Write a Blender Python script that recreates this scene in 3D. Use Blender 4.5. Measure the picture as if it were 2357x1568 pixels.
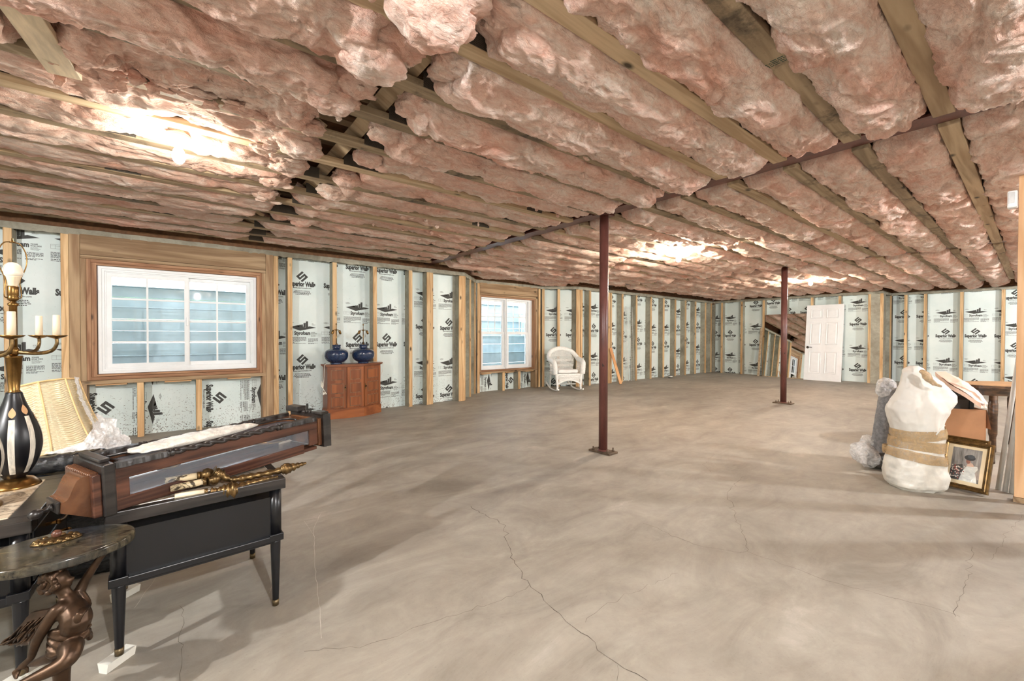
import bpy, bmesh, math, random
import numpy as np
from mathutils import Vector, Matrix, Euler

# ------------------------------------------------------------------ camera, world, exposure
scene = bpy.context.scene
COL = scene.collection
for _o in list(bpy.data.objects):
    bpy.data.objects.remove(_o)
PI = math.pi
_cam = bpy.data.cameras.new('camera')
cam = bpy.data.objects.new('camera', _cam)
COL.objects.link(cam)
_cam.sensor_width = 36.0
_cam.lens = 960.21 / 2357 * 36.0
_cam.clip_start = 0.02
_cam.clip_end = 200
_yaw, _pt, _ro = math.radians(51.4826), math.radians(0.6593), math.radians(0.1322)
_fw = Vector((math.cos(_yaw), math.sin(_yaw), 0)); _rt = Vector((math.sin(_yaw), -math.cos(_yaw), 0)); _up = Vector((0, 0, 1))
_f2 = _fw * math.cos(_pt) - _up * math.sin(_pt); _u2 = _up * math.cos(_pt) + _fw * math.sin(_pt)
_r3 = _rt * math.cos(_ro) + _u2 * math.sin(_ro); _u3 = _u2 * math.cos(_ro) - _rt * math.sin(_ro)
cam.matrix_world = Matrix(((_r3.x, _u3.x, -_f2.x, 0), (_r3.y, _u3.y, -_f2.y, 0), (_r3.z, _u3.z, -_f2.z, 1.22), (0, 0, 0, 1)))
scene.camera = cam
scene.view_settings.view_transform = 'Standard'
scene.view_settings.look = 'None'
scene.view_settings.exposure = 1.48
scene.view_settings.gamma = 1.0
scene.view_settings.use_curve_mapping = False

world = bpy.data.worlds.new('world')
scene.world = world
world.use_nodes = True
_bg = world.node_tree.nodes['Background']
_bg.inputs[0].default_value = (0.80, 0.90, 1.0, 1)
_bg.inputs[1].default_value = 5.0
BULB_POWER = 620.0      # emission strength of the ceiling bulbs
# ------------------------------------------------------------------ helpers
def lin(c):
    out = []
    for v in c[:3]:
        v = v / 255.0
        out.append(v / 12.92 if v <= 0.04045 else ((v + 0.055) / 1.055) ** 2.4)
    return (out[0], out[1], out[2], 1.0)

class N:
    """tiny node-tree helper"""
    def __init__(s, name):
        s.m = bpy.data.materials.new(name); s.m.use_nodes = True
        s.t = s.m.node_tree; s.b = s.t.nodes['Principled BSDF']; s.out = s.t.nodes['Material Output']
        s._c = None
    def n(s, typ, **kw):
        nd = s.t.nodes.new(typ)
        for k, v in kw.items():
            if k.startswith('i_'):
                key = k[2:]
                key = int(key) if key.isdigit() else key.replace('_', ' ')
                nd.inputs[key].default_value = v
            else:
                setattr(nd, k, v)
        return nd
    def l(s, a, b):
        s.t.links.new(a, b)
    def coord(s, scale=(1, 1, 1), kind='Object', rot=(0, 0, 0), loc=(0, 0, 0)):
        tc = s.n('ShaderNodeTexCoord'); mp = s.n('ShaderNodeMapping')
        mp.inputs['Scale'].default_value = scale; mp.inputs['Rotation'].default_value = rot; mp.inputs['Location'].default_value = loc
        s.l(tc.outputs[kind], mp.inputs['Vector']); return mp.outputs[0]
    def noise(s, vec, scale, detail=4, rough=0.55, dist=0.0):
        nd = s.n('ShaderNodeTexNoise'); nd.inputs['Scale'].default_value = scale; nd.inputs['Detail'].default_value = detail
        nd.inputs['Roughness'].default_value = rough; nd.inputs['Distortion'].default_value = dist
        if vec is not None: s.l(vec, nd.inputs['Vector'])
        return nd.outputs['Fac']
    def ramp(s, fac, stops):
        r = s.n('ShaderNodeValToRGB'); el = r.color_ramp.elements
        while len(el) < len(stops): el.new(0.5)
        for e, (p, c) in zip(el, stops):
            e.position = p; e.color = c if len(c) == 4 else lin(c)
        s.l(fac, r.inputs[0]); return r.outputs[0]
    def mix(s, fac, a, b, mode='MIX'):
        m = s.n('ShaderNodeMix', data_type='RGBA', blend_type=mode)
        for sock, v in ((m.inputs[0], fac), (m.inputs[6], a), (m.inputs[7], b)):
            if hasattr(v, 'is_linked'): s.l(v, sock)
            else: sock.default_value = v
        return m.outputs[2]
    def bump(s, h, strength=0.3, dist=0.01):
        b = s.n('ShaderNodeBump'); b.inputs['Strength'].default_value = strength; b.inputs['Distance'].default_value = dist
        s.l(h, b.inputs['Height']); s.l(b.outputs[0], s.b.inputs['Normal'])
    def base(s, v):
        if hasattr(v, 'is_linked'): s.l(v, s.b.inputs['Base Color'])
        else: s.b.inputs['Base Color'].default_value = v
    def set(s, **kw):
        for k, v in kw.items():
            s.b.inputs[k.replace('_', ' ')].default_value = v
        return s

def simple(name, rgb, rough=0.5, metal=0.0, var=0.12, vscale=8.0, bump=0.0, bscale=60.0, stretch=(1, 1, 1), **kw):
    a = N(name)
    v = a.coord(stretch)
    f = a.noise(v, vscale, 5, 0.6)
    d = [max(0, c * (1 - var)) for c in rgb]; u = [min(255, c * (1 + var * 0.7)) for c in rgb]
    a.base(a.ramp(f, [(0.3, tuple(d)), (0.7, tuple(u))]))
    a.set(Roughness=rough, Metallic=metal, **kw)
    if bump: a.bump(a.noise(v, bscale, 5, 0.65), bump, 0.004)
    return a.m

def wood(name, light, dark, axis=0, scale=1.0, rough=0.65, knots=True, ring=9.0, dirt=None):
    """straight-grained lumber; axis = local axis of the grain"""
    a = N(name)
    st = [ring * 1.0] * 3; st[axis] = 0.55
    v = a.coord(tuple(x * scale for x in st))
    oi = a.n('ShaderNodeObjectInfo'); add = a.n('ShaderNodeVectorMath', operation='ADD'); mul = a.n('ShaderNodeVectorMath', operation='SCALE')
    cmb = a.n('ShaderNodeCombineXYZ')
    for i in range(3): a.l(oi.outputs['Random'], cmb.inputs[i])
    a.l(cmb.outputs[0], mul.inputs[0]); mul.inputs['Scale'].default_value = 37.0
    a.l(v, add.inputs[0]); a.l(mul.outputs[0], add.inputs[1]); v = add.outputs[0]
    f1 = a.noise(v, 1.2, 3, 0.5, 0.6)
    sn = a.n('ShaderNodeMath', operation='MULTIPLY'); sn.inputs[1].default_value = 26.0; a.l(f1, sn.inputs[0])
    s2 = a.n('ShaderNodeMath', operation='SINE'); a.l(sn.outputs[0], s2.inputs[0])
    s3 = a.n('ShaderNodeMath', operation='MULTIPLY_ADD'); s3.inputs[1].default_value = 0.5; s3.inputs[2].default_value = 0.5; a.l(s2.outputs[0], s3.inputs[0])
    f2 = a.noise(v, 9.0, 4, 0.7)
    mx = a.n('ShaderNodeMath', operation='MULTIPLY_ADD'); mx.inputs[1].default_value = 0.45; a.l(f2, mx.inputs[0])
    m5 = a.n('ShaderNodeMath', operation='MULTIPLY'); m5.inputs[1].default_value = 0.5; a.l(s3.outputs[0], m5.inputs[0]); a.l(m5.outputs[0], mx.inputs[2])
    col = a.ramp(mx.outputs[0], [(0.1, light), (0.75, dark)])
    hs = a.n('ShaderNodeHueSaturation'); mr = a.n('ShaderNodeMapRange'); mr.inputs[3].default_value = 0.82; mr.inputs[4].default_value = 1.12
    a.l(oi.outputs['Random'], mr.inputs[0]); a.l(mr.outputs[0], hs.inputs['Value']); a.l(col, hs.inputs['Color']); col = hs.outputs[0]
    if knots:
        st2 = [7.0] * 3; st2[axis] = 3.2
        vk = a.n('ShaderNodeVectorMath', operation='ADD'); v2 = a.coord(tuple(st2)); a.l(v2, vk.inputs[0]); a.l(mul.outputs[0], vk.inputs[1])
        vo = a.n('ShaderNodeTexVoronoi'); vo.inputs['Scale'].default_value = 1.0; a.l(vk.outputs[0], vo.inputs['Vector'])
        kf = a.ramp(vo.outputs['Distance'], [(0.06, (0, 0, 0, 1)), (0.16, (1, 1, 1, 1))])
        col = a.mix(kf, lin([c * 0.45 for c in dark]), col)
    if dirt:
        df = a.noise(a.coord((2.2, 2.2, 2.2)), 1.6, 6, 0.75)
        df2 = a.ramp(df, [(0.50, (0, 0, 0, 1)), (0.66, (1, 1, 1, 1))])
        col = a.mix(df2, col, lin(dirt))
    a.base(col); a.set(Roughness=rough); a.bump(f2, 0.25, 0.003)
    return a.m

class MB:
    """collects polygons; build() links them as ONE mesh object"""
    def __init__(s):
        s.v = []; s.f = []; s.mi = []; s.sm = []; s.cur = 0; s.smooth = False
    def add(s, verts, faces, M=None, smooth=None):
        o = len(s.v)
        if M is not None: verts = [M @ Vector(p) for p in verts]
        s.v.extend([tuple(p) for p in verts])
        sm = s.smooth if smooth is None else smooth
        for f in faces:
            s.f.append(tuple(i + o for i in f)); s.mi.append(s.cur); s.sm.append(sm)
        return s
    def box(s, x0, x1, y0, y1, z0, z1, M=None):
        v = [(x0, y0, z0), (x1, y0, z0), (x1, y1, z0), (x0, y1, z0), (x0, y0, z1), (x1, y0, z1), (x1, y1, z1), (x0, y1, z1)]
        return s.add(v, [(0, 3, 2, 1), (4, 5, 6, 7), (0, 1, 5, 4), (1, 2, 6, 5), (2, 3, 7, 6), (3, 0, 4, 7)], M, False)
    def cbox(s, c, d, M=None, bev=0.0):
        """centred box with optional chamfered edges"""
        hx, hy, hz = d[0] / 2, d[1] / 2, d[2] / 2
        if not bev:
            return s.box(c[0] - hx, c[0] + hx, c[1] - hy, c[1] + hy, c[2] - hz, c[2] + hz, M)
        b = min(bev, hx * .95, hy * .95, hz * .95)
        bm = bmesh.new(); bmesh.ops.create_cube(bm, size=1)
        for v in bm.verts: v.co = Vector((v.co.x * 2 * hx, v.co.y * 2 * hy, v.co.z * 2 * hz))
        bmesh.ops.bevel(bm, geom=bm.edges[:], offset=b, segments=2, profile=0.5, affect='EDGES')
        bm.verts.ensure_lookup_table()
        T = Matrix.Translation(c)
        if M is not None: T = M @ T
        s.add([v.co.copy() for v in bm.verts], [[v.index for v in f.verts] for f in bm.faces], T, False); bm.free(); return s
    def prism(s, poly, z0, z1, M=None, smooth=False):
        n = len(poly)
        v = [(p[0], p[1], z0) for p in poly] + [(p[0], p[1], z1) for p in poly]
        f = [tuple(range(n - 1, -1, -1)), tuple(range(n, 2 * n))]
        o = len(s.v); s.add(v, f, M, False)
        for i in range(n):
            j = (i + 1) % n; s.f.append((o + i, o + j, o + n + j, o + n + i)); s.mi.append(s.cur); s.sm.append(smooth)
        return s
    def poly(s, pts, M=None):
        return s.add(pts, [tuple(range(len(pts)))], M, False)
    def grid(s, P, closed_u=False, closed_v=False, M=None, smooth=True, flip=False):
        """P[i][j] rows of points"""
        nu, nv = len(P), len(P[0]); v = [p for r in P for p in r]; f = []
        for i in range(nu - (0 if closed_u else 1)):
            for j in range(nv - (0 if closed_v else 1)):
                a, b = i * nv + j, i * nv + (j + 1) % nv
                c, d = ((i + 1) % nu) * nv + (j + 1) % nv, ((i + 1) % nu) * nv + j
                f.append((a, d, c, b) if flip else (a, b, c, d))
        return s.add(v, f, M, smooth)
    def lathe(s, prof, n=24, M=None, cap=True, smooth=True):
        """prof: [(r,z)] from bottom to top, around z"""
        P = [[(r * math.cos(2 * PI * j / n), r * math.sin(2 * PI * j / n), z) for j in range(n)] for r, z in prof]
        s.grid(P, closed_v=True, M=M, smooth=smooth)
        if cap:
            o = len(s.v) - n * len(prof)
            s.f.append(tuple(o + j for j in range(n - 1, -1, -1))); s.mi.append(s.cur); s.sm.append(False)
            q = o + n * (len(prof) - 1)
            s.f.append(tuple(q + j for j in range(n))); s.mi.append(s.cur); s.sm.append(False)
        return s
    def tube(s, pts, r, n=8, M=None, cap=True, closed=False, smooth=True, flat=1.0):
        pts = [Vector(p) for p in pts]; m = len(pts)
        if not hasattr(r, '__len__'): r = [r] * m
        rows = []; prev = None
        for i, p in enumerate(pts):
            if closed: t = pts[(i + 1) % m] - pts[i - 1]
            else: t = pts[min(i + 1, m - 1)] - pts[max(i - 1, 0)]
            if t.length < 1e-9: t = Vector((0, 0, 1))
            t.normalize()
            if prev is None:
                a = Vector((0, 0, 1)) if abs(t.z) < 0.9 else Vector((1, 0, 0))
                u = t.cross(a).normalized()
            else:
                u = prev - t * prev.dot(t)
                u = u.normalized() if u.length > 1e-6 else t.orthogonal().normalized()
            w = t.cross(u); prev = u
            rows.append([p + (u * math.cos(2 * PI * j / n) + w * math.sin(2 * PI * j / n) * flat) * r[i] for j in range(n)])
        s.grid(rows, closed_u=closed, closed_v=True, M=M, smooth=smooth)
        if cap and not closed:
            o = len(s.v) - n * m
            s.f.append(tuple(o + j for j in range(n - 1, -1, -1))); s.mi.append(s.cur); s.sm.append(False)
            q = o + n * (m - 1); s.f.append(tuple(q + j for j in range(n))); s.mi.append(s.cur); s.sm.append(False)
        return s
    def ball(s, c, r, n=12, m=8, M=None, sc=(1, 1, 1)):
        P = []
        for i in range(m + 1):
            th = PI * i / m - PI / 2
            rr = max(1e-4, math.cos(th))
            P.append([(c[0] + r * sc[0] * rr * math.cos(2 * PI * j / n), c[1] + r * sc[1] * rr * math.sin(2 * PI * j / n), c[2] + r * sc[2] * math.sin(th)) for j in range(n)])
        return s.grid(P, closed_v=True, M=M)
    def mesh(s, name):
        me = bpy.data.meshes.new(name); me.from_pydata(s.v, [], s.f)
        me.polygons.foreach_set('material_index', s.mi); me.polygons.foreach_set('use_smooth', s.sm)
        me.update(); return me
    def build(s, name, mats, parent=None, loc=None, rot=None, fix=False):
        me = s.mesh(name)
        if fix:
            bm = bmesh.new(); bm.from_mesh(me); bmesh.ops.recalc_face_normals(bm, faces=bm.faces); bm.to_mesh(me); bm.free()
        return put(name, me, mats, parent, loc, rot)

def put(name, me, mats, parent=None, loc=None, rot=None):
    if mats is not None:
        me.materials.clear()
        for m in (mats if isinstance(mats, (list, tuple)) else [mats]): me.materials.append(m)
    o = bpy.data.objects.new(name, me); COL.objects.link(o)
    if parent is not None: o.parent = parent
    if loc is not None: o.location = loc
    if rot is not None: o.rotation_euler = rot
    return o

def tag(o, label, cat, group=None):
    o['label'] = label; o['category'] = cat
    if group: o['group'] = group
    return o
def thing(name, label, cat, loc=(0, 0, 0), rot=(0, 0, 0), group=None):
    o = bpy.data.objects.new(name, None); COL.objects.link(o); o.empty_display_size = 0.1
    o.location = loc; o.rotation_euler = rot if hasattr(rot, '__len__') else (0, 0, rot)
    return tag(o, label, cat, group)
def struct(o, label=None):
    o['kind'] = 'structure'
    if label: o['label'] = label
    return o
def copy_tree(o, parent=None):
    c = o.copy(); COL.objects.link(c)
    if parent is not None: c.parent = parent
    for ch in list(o.children): copy_tree(ch, c)
    return c
def Rz(a): return Matrix.Rotation(a, 4, 'Z')
def Rx(a): return Matrix.Rotation(a, 4, 'X')
def Ry(a): return Matrix.Rotation(a, 4, 'Y')
def T(x, y, z): return Matrix.Translation((x, y, z))
def frame(o, x, y, z=None):
    """matrix with origin o, local x and y axes"""
    x = Vector(x).normalized(); y = Vector(y); y = (y - x * x.dot(y)).normalized(); z = x.cross(y)
    return Matrix(((x.x, y.x, z.x, o[0]), (x.y, y.y, z.y, o[1]), (x.z, y.z, z.z, o[2]), (0, 0, 0, 1)))
def bez(pts, n=8):
    """Catmull-Rom through points"""
    P = [Vector(p) for p in pts]; out = []
    for i in range(len(P) - 1):
        p0 = P[max(i - 1, 0)]; p1 = P[i]; p2 = P[i + 1]; p3 = P[min(i + 2, len(P) - 1)]
        for k in range(n):
            t = k / n
            out.append(0.5 * ((2 * p1) + (-p0 + p2) * t + (2 * p0 - 5 * p1 + 4 * p2 - p3) * t * t + (-p0 + 3 * p1 - 3 * p2 + p3) * t ** 3))
    out.append(P[-1]); return out
ORD = ['first', 'second', 'third', 'fourth', 'fifth', 'sixth', 'seventh', 'eighth', 'ninth', 'tenth', 'eleventh', 'twelfth', 'thirteenth', 'fourteenth', 'fifteenth', 'sixteenth', 'seventeenth', 'eighteenth', 'nineteenth', 'twentieth', 'twenty-first', 'twenty-second', 'twenty-third', 'twenty-fourth', 'twenty-fifth', 'twenty-sixth']

# numpy noise -------------------------------------------------------
_rng = np.random.RandomState(7)
_PERM = _rng.permutation(4096).astype(np.int64)
_VALS = _rng.uniform(-1, 1, 4096).astype(np.float32)
def _h(ix, iy, iz):
    return _VALS[(_PERM[(_PERM[(_PERM[ix & 4095] + iy) & 4095] + iz) & 4095])]
def vnoise(x, y, z):
    ix = np.floor(x).astype(np.int64); iy = np.floor(y).astype(np.int64); iz = np.floor(z).astype(np.int64)
    fx = x - ix; fy = y - iy; fz = z - iz
    fx = fx * fx * (3 - 2 * fx); fy = fy * fy * (3 - 2 * fy); fz = fz * fz * (3 - 2 * fz)
    r = 0
    for dx in (0, 1):
        wx = fx if dx else 1 - fx
        for dy in (0, 1):
            wy = fy if dy else 1 - fy
            for dz in (0, 1):
                wz = fz if dz else 1 - fz
                r = r + wx * wy * wz * _h(ix + dx, iy + dy, iz + dz)
    return r
def fbm(x, y, z, oct=4, gain=0.5, ridge=False):
    a = 1.0; s = 0.0; t = 0.0
    for o in range(oct):
        n = vnoise(x, y, z)
        if ridge: n = 1 - 2 * np.abs(n)
        s = s + a * n; t += a; a *= gain
        x = x * 2.03 + 11.3; y = y * 2.03 + 5.7; z = z * 2.03 + 3.1
    return s / t
def grid_mesh(name, V, nu, nv, smooth=True, closed_v=False, flip=False):
    """V: (nu,nv,3) numpy -> mesh, fast"""
    me = bpy.data.meshes.new(name)
    i = np.arange(nu - 1)[:, None]; j = np.arange(nv if closed_v else nv - 1)[None, :]
    a = i * nv + j; b = i * nv + (j + 1) % nv; c = (i + 1) * nv + (j + 1) % nv; d = (i + 1) * nv + j
    q = np.stack([a, d, c, b] if flip else [a, b, c, d], -1).reshape(-1, 4)
    me.vertices.add(nu * nv); me.vertices.foreach_set('co', V.reshape(-1).astype(np.float32))
    me.loops.add(q.size); me.loops.foreach_set('vertex_index', q.reshape(-1).astype(np.int32))
    me.polygons.add(len(q)); me.polygons.foreach_set('loop_start', np.arange(0, q.size, 4, dtype=np.int32))
    me.polygons.foreach_set('use_smooth', np.full(len(q), smooth)); me.update(calc_edges=True); me.validate()
    return me
def text_mesh(txt, size=1.0, sx=1.0, bold=0.0, align='CENTER'):
    cu = bpy.data.curves.new('t', 'FONT'); cu.body = txt; cu.size = size; cu.offset = bold; cu.resolution_u = 2
    cu.align_x = align; cu.align_y = 'CENTER'; cu.fill_mode = 'FRONT'
    o = bpy.data.objects.new('t', cu); COL.objects.link(o)
    dg = bpy.context.evaluated_depsgraph_get(); me = bpy.data.meshes.new_from_object(o.evaluated_get(dg))
    v = [(p.co.x * sx, p.co.y, 0.0) for p in me.vertices]; f = [tuple(p.vertices) for p in me.polygons]
    bpy.data.objects.remove(o); bpy.data.curves.remove(cu); bpy.data.meshes.remove(me)
    return v, f
# ------------------------------------------------------------------ materials of the setting
def make_concrete(name, a0, a1, dark, sc=1.0, bump=0.35):
    a = N(name); v = a.coord((1, 1, 1), 'Object')
    big = a.noise(v, 0.55 * sc, 6, 0.6, 0.8); mid = a.noise(v, 3.2 * sc, 7, 0.68, 1.2); fine = a.noise(v, 60 * sc, 4, 0.7)
    c = a.ramp(mid, [(0.30, a0), (0.66, a1)])
    blot = a.ramp(big, [(0.42, (0, 0, 0, 1)), (0.62, (1, 1, 1, 1))])
    c = a.mix(blot, c, a.ramp(mid, [(0.28, dark), (0.7, a0)]))
    sp = a.ramp(fine, [(0.30, (0.55, 0.55, 0.55, 1)), (0.52, (1, 1, 1, 1))])
    c = a.mix(0.28, c, sp, 'MULTIPLY')
    a.base(c); a.set(Roughness=0.72)
    h = a.n('ShaderNodeMath', operation='MULTIPLY_ADD'); h.inputs[1].default_value = 0.25; a.l(fine, h.inputs[0]); a.l(mid, h.inputs[2])
    a.bump(h.outputs[0], bump, 0.004); return a.m
def make_floor():
    a = N('floor_concrete'); v = a.coord((1, 1, 1))
    sw = a.coord((0.7, 1.6, 1), rot=(0, 0, 0.6))
    big = a.noise(v, 0.42, 6, 0.62, 1.5); trow = a.noise(sw, 2.0, 8, 0.70, 0.7); mid = a.noise(v, 7.0, 6, 0.7, 0.6); fine = a.noise(v, 90, 3, 0.7)
    c = a.ramp(trow, [(0.26, (134, 127, 116)), (0.44, (158, 151, 139)), (0.60, (172, 166, 153)), (0.78, (200, 195, 184))])
    c = a.mix(a.ramp(big, [(0.42, (0, 0, 0, 1)), (0.68, (0.75, 0.75, 0.75, 1))]), c, a.ramp(trow, [(0.3, (120, 113, 102)), (0.72, (158, 151, 139))]))
    c = a.mix(0.35, c, a.ramp(mid, [(0.25, (0.62, 0.60, 0.57, 1)), (0.6, (1, 1, 1, 1))]), 'MULTIPLY')
    spk = a.ramp(fine, [(0.24, (0.45, 0.43, 0.40, 1)), (0.38, (1, 1, 1, 1))])
    c = a.mix(0.5, c, spk, 'MULTIPLY')
    vor = a.n('ShaderNodeTexVoronoi'); vor.inputs['Scale'].default_value = 2.2; a.l(v, vor.inputs['Vector'])
    c = a.mix(a.ramp(vor.outputs['Distance'], [(0.010, (1, 1, 1, 1)), (0.022, (0, 0, 0, 1))]), c, lin((70, 62, 55)))
    a.base(c)
    r = a.n('ShaderNodeMapRange'); r.inputs[3].default_value = 0.42; r.inputs[4].default_value = 0.8; a.l(trow, r.inputs[0]); a.l(r.outputs[0], a.b.inputs['Roughness'])
    h = a.n('ShaderNodeMath', operation='MULTIPLY_ADD'); h.inputs[1].default_value = 0.12; a.l(fine, h.inputs[0]); a.l(trow, h.inputs[2])
    a.bump(h.outputs[0], 0.22, 0.006); return a.m
def make_foam(name, dirty):
    a = N(name); v = a.coord((1, 1, 1))
    f = a.noise(v, 2.2, 4, 0.6)
    c = a.ramp(f, [(0.3, (214, 228, 225)), (0.7, (230, 239, 236))])
    if dirty:
        sp = a.noise(a.coord((1, 1, 1)), 62, 3, 0.7)
        sep = a.n('ShaderNodeSeparateXYZ'); tc = a.n('ShaderNodeTexCoord'); a.l(tc.outputs['Object'], sep.inputs[0])
        mr = a.n('ShaderNodeMapRange'); mr.inputs[1].default_value = 0.0; mr.inputs[2].default_value = dirty; mr.inputs[3].default_value = 0.10; mr.inputs[4].default_value = -0.04
        a.l(sep.outputs[2], mr.inputs[0])
        ad = a.n('ShaderNodeMath', operation='ADD'); a.l(sp, ad.inputs[0]); a.l(mr.outputs[0], ad.inputs[1])
        c = a.mix(a.ramp(ad.outputs[0], [(0.66, (0, 0, 0, 1)), (0.71, (1, 1, 1, 1))]), c, lin((96, 84, 70)))
    a.base(c); a.set(Roughness=0.45); return a.m
def make_batt():
    a = N('pink_fiberglass'); 
    tc = a.n('ShaderNodeTexCoord'); w = a.noise(a.coord((3, 3, 3)), 1.0, 3, 0.5)
    v = a.coord((5.0, 14.0, 14.0))
    f = a.noise(v, 1.0, 6, 0.70, 0.8); g = a.noise(a.coord((1.3, 2.4, 2)), 1.0, 5, 0.6, 0.8); hf = a.noise(a.coord((34, 70, 70)), 1.0, 5, 0.72, 0.7)
    c = a.ramp(f, [(0.22, (222, 170, 150)), (0.45, (240, 208, 192)), (0.70, (252, 240, 230))])
    c = a.mix(a.ramp(g, [(0.44, (0, 0, 0, 1)), (0.72, (0.85, 0.85, 0.85, 1))]), c, a.ramp(f, [(0.25, (222, 148, 124)), (0.7, (244, 200, 180))]))
    c = a.mix(0.5, c, a.ramp(hf, [(0.34, (0.74, 0.62, 0.57, 1)), (0.56, (1, 1, 1, 1))]), 'MULTIPLY')
    a.base(c); a.set(Roughness=0.9)
    a.b.inputs['Specular IOR Level'].default_value = 0.15
    h = a.n('ShaderNodeMath', operation='MULTIPLY_ADD'); h.inputs[1].default_value = 0.55; a.l(hf, h.inputs[0]); a.l(f, h.inputs[2])
    a.bump(h.outputs[0], 1.0, 0.02); return a.m
def make_plate():
    a = N('gusset_steel'); v = a.coord((1, 1, 1))
    br = a.n('ShaderNodeTexBrick'); br.inputs['Scale'].default_value = 55; br.inputs['Mortar Size'].default_value = 0.028; br.inputs['Color1'].default_value = lin((70, 66, 60)); br.inputs['Color2'].default_value = lin((52, 48, 44)); br.inputs['Mortar'].default_value = lin((128, 122, 112))
    sw = a.n('ShaderNodeSeparateXYZ'); cm = a.n('ShaderNodeCombineXYZ'); a.l(v, sw.inputs[0]); a.l(sw.outputs[0], cm.inputs[0]); a.l(sw.outputs[2], cm.inputs[1]); a.l(cm.outputs[0], br.inputs['Vector'])
    a.base(br.outputs[0]); a.set(Metallic=0.6, Roughness=0.55); return a.m
def make_rust():
    a = N('rust_brown_steel'); v = a.coord((6, 6, 1.6)); f = a.noise(v, 1.4, 6, 0.7); ch = a.noise(a.coord((9, 9, 3.2)), 2.0, 5, 0.65)
    c = a.ramp(f, [(0.3, (78, 46, 40)), (0.7, (118, 72, 64))])
    c = a.mix(a.ramp(ch, [(0.64, (0, 0, 0, 1)), (0.68, (1, 1, 1, 1))]), c, lin((44, 36, 36)))
    a.base(c); a.set(Roughness=0.38); a.bump(ch, 0.15, 0.003); return a.m

M_FLOOR = make_floor()
M_CONC = make_concrete('wall_concrete', (150, 146, 130), (178, 173, 156), (120, 112, 96), 2.0, 0.6)
M_FOAM = make_foam('foam_board', 0)
M_FOAMD = make_foam('splashed_foam_board', 0.75)
M_INK = simple('black_print', (62, 62, 58), 0.6, var=0.1)
M_INKG = simple('grey_print', (132, 137, 132), 0.6, var=0.05)
M_INKL = simple('light_grey_print', (150, 156, 152), 0.6, var=0.05)
M_NAIL = wood('nailer_pine', (228, 196, 150), (190, 150, 104), 2, 1.0, 0.7)
M_NAILX = wood('nailer_pine_flat', (226, 188, 140), (186, 140, 92), 0, 1.0, 0.7)
M_LUM = wood('framing_lumber', (188, 160, 124), (146, 114, 82), 2, 0.8, 0.7, ring=7)
M_LUMX = wood('framing_lumber_flat', (188, 160, 124), (140, 110, 78), 0, 0.8, 0.7, ring=7)
M_JAMBX = wood('reddish_jamb_flat', (190, 148, 112), (148, 104, 72), 0, 1.0, 0.65)
M_JAMBZ = wood('reddish_jamb', (190, 148, 112), (148, 104, 72), 2, 1.0, 0.65)
M_CHORD = wood('truss_lumber', (206, 184, 152), (168, 144, 114), 0, 0.9, 0.75, ring=8)
M_CHORDD = wood('stained_truss_lumber', (184, 164, 136), (140, 122, 98), 0, 0.9, 0.8, ring=8, dirt=(84, 74, 62))
M_SUB = simple('subfloor_board', (120, 84, 56), 0.8, var=0.2, vscale=14)
M_BATT = make_batt()
M_PLATE = make_plate()
M_RUST = make_rust()
M_STEELW = simple('worn_plate_steel', (104, 88, 72), 0.5, 0.5, var=0.25, vscale=20)
M_VINYL = simple('white_vinyl', (238, 240, 240), 0.35, var=0.02)
M_WELL = simple('pale_blue_well_plastic', (170, 190, 198), 0.5, var=0.08, vscale=3)
def make_glass():
    a = N('window_glass')
    g = a.n('ShaderNodeBsdfGlossy'); g.inputs['Roughness'].default_value = 0.02
    t = a.n('ShaderNodeBsdfTransparent'); m = a.n('ShaderNodeMixShader'); fr = a.n('ShaderNodeFresnel'); fr.inputs[0].default_value = 1.35
    a.l(fr.outputs[0], m.inputs[0]); a.l(t.outputs[0], m.inputs[1]); a.l(g.outputs[0], m.inputs[2]); a.l(m.outputs[0], a.out.inputs[0]); return a.m
M_GLASS = make_glass()

# ------------------------------------------------------------------ floor
XW0, YW0 = -3.6, -3.6
YL, ZT = 6.645, 2.40
XB, YR, YB = 14.105, 6.8087, 7.324
m = MB(); m.box(XW0 - .4, 15.6, YW0 - .4, 7.8, -0.15, 0.0)
floor = struct(m.build('floor', M_FLOOR), 'bare grey-beige concrete floor with stains and cracks')
M_CRACK = simple('crack_dark', (92, 83, 73), 0.9)
M_SCRATCH = simple('pale_scratch', (214, 208, 198), 0.9)
def crack(pts, w, seed, mat=M_CRACK, jit=0.02):
    rnd = random.Random(seed); P = []
    for i in range(len(pts) - 1):
        a, b = Vector(pts[i]), Vector(pts[i + 1]); n = max(2, int((b - a).length / 0.035))
        for k in range(n):
            q = a.lerp(b, k / n); P.append((q.x + rnd.gauss(0, jit * .4), q.y + rnd.gauss(0, jit * .4)))
    P.append(tuple(pts[-1]))
    mb = MB(); L = []; R = []
    for i, p in enumerate(P):
        q = P[min(i + 1, len(P) - 1)]; o = P[max(i - 1, 0)]
        d = Vector((q[0] - o[0], q[1] - o[1])); d = d.normalized() if d.length else Vector((1, 0)); nx, ny = -d.y, d.x
        ww = w * rnd.uniform(.25, .8) * .42
        L.append((p[0] + nx * ww, p[1] + ny * ww, .0007)); R.append((p[0] - nx * ww, p[1] - ny * ww, .0007))
    mb.grid([L, R], smooth=False); return mb.build('crack', mat, floor)
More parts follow.
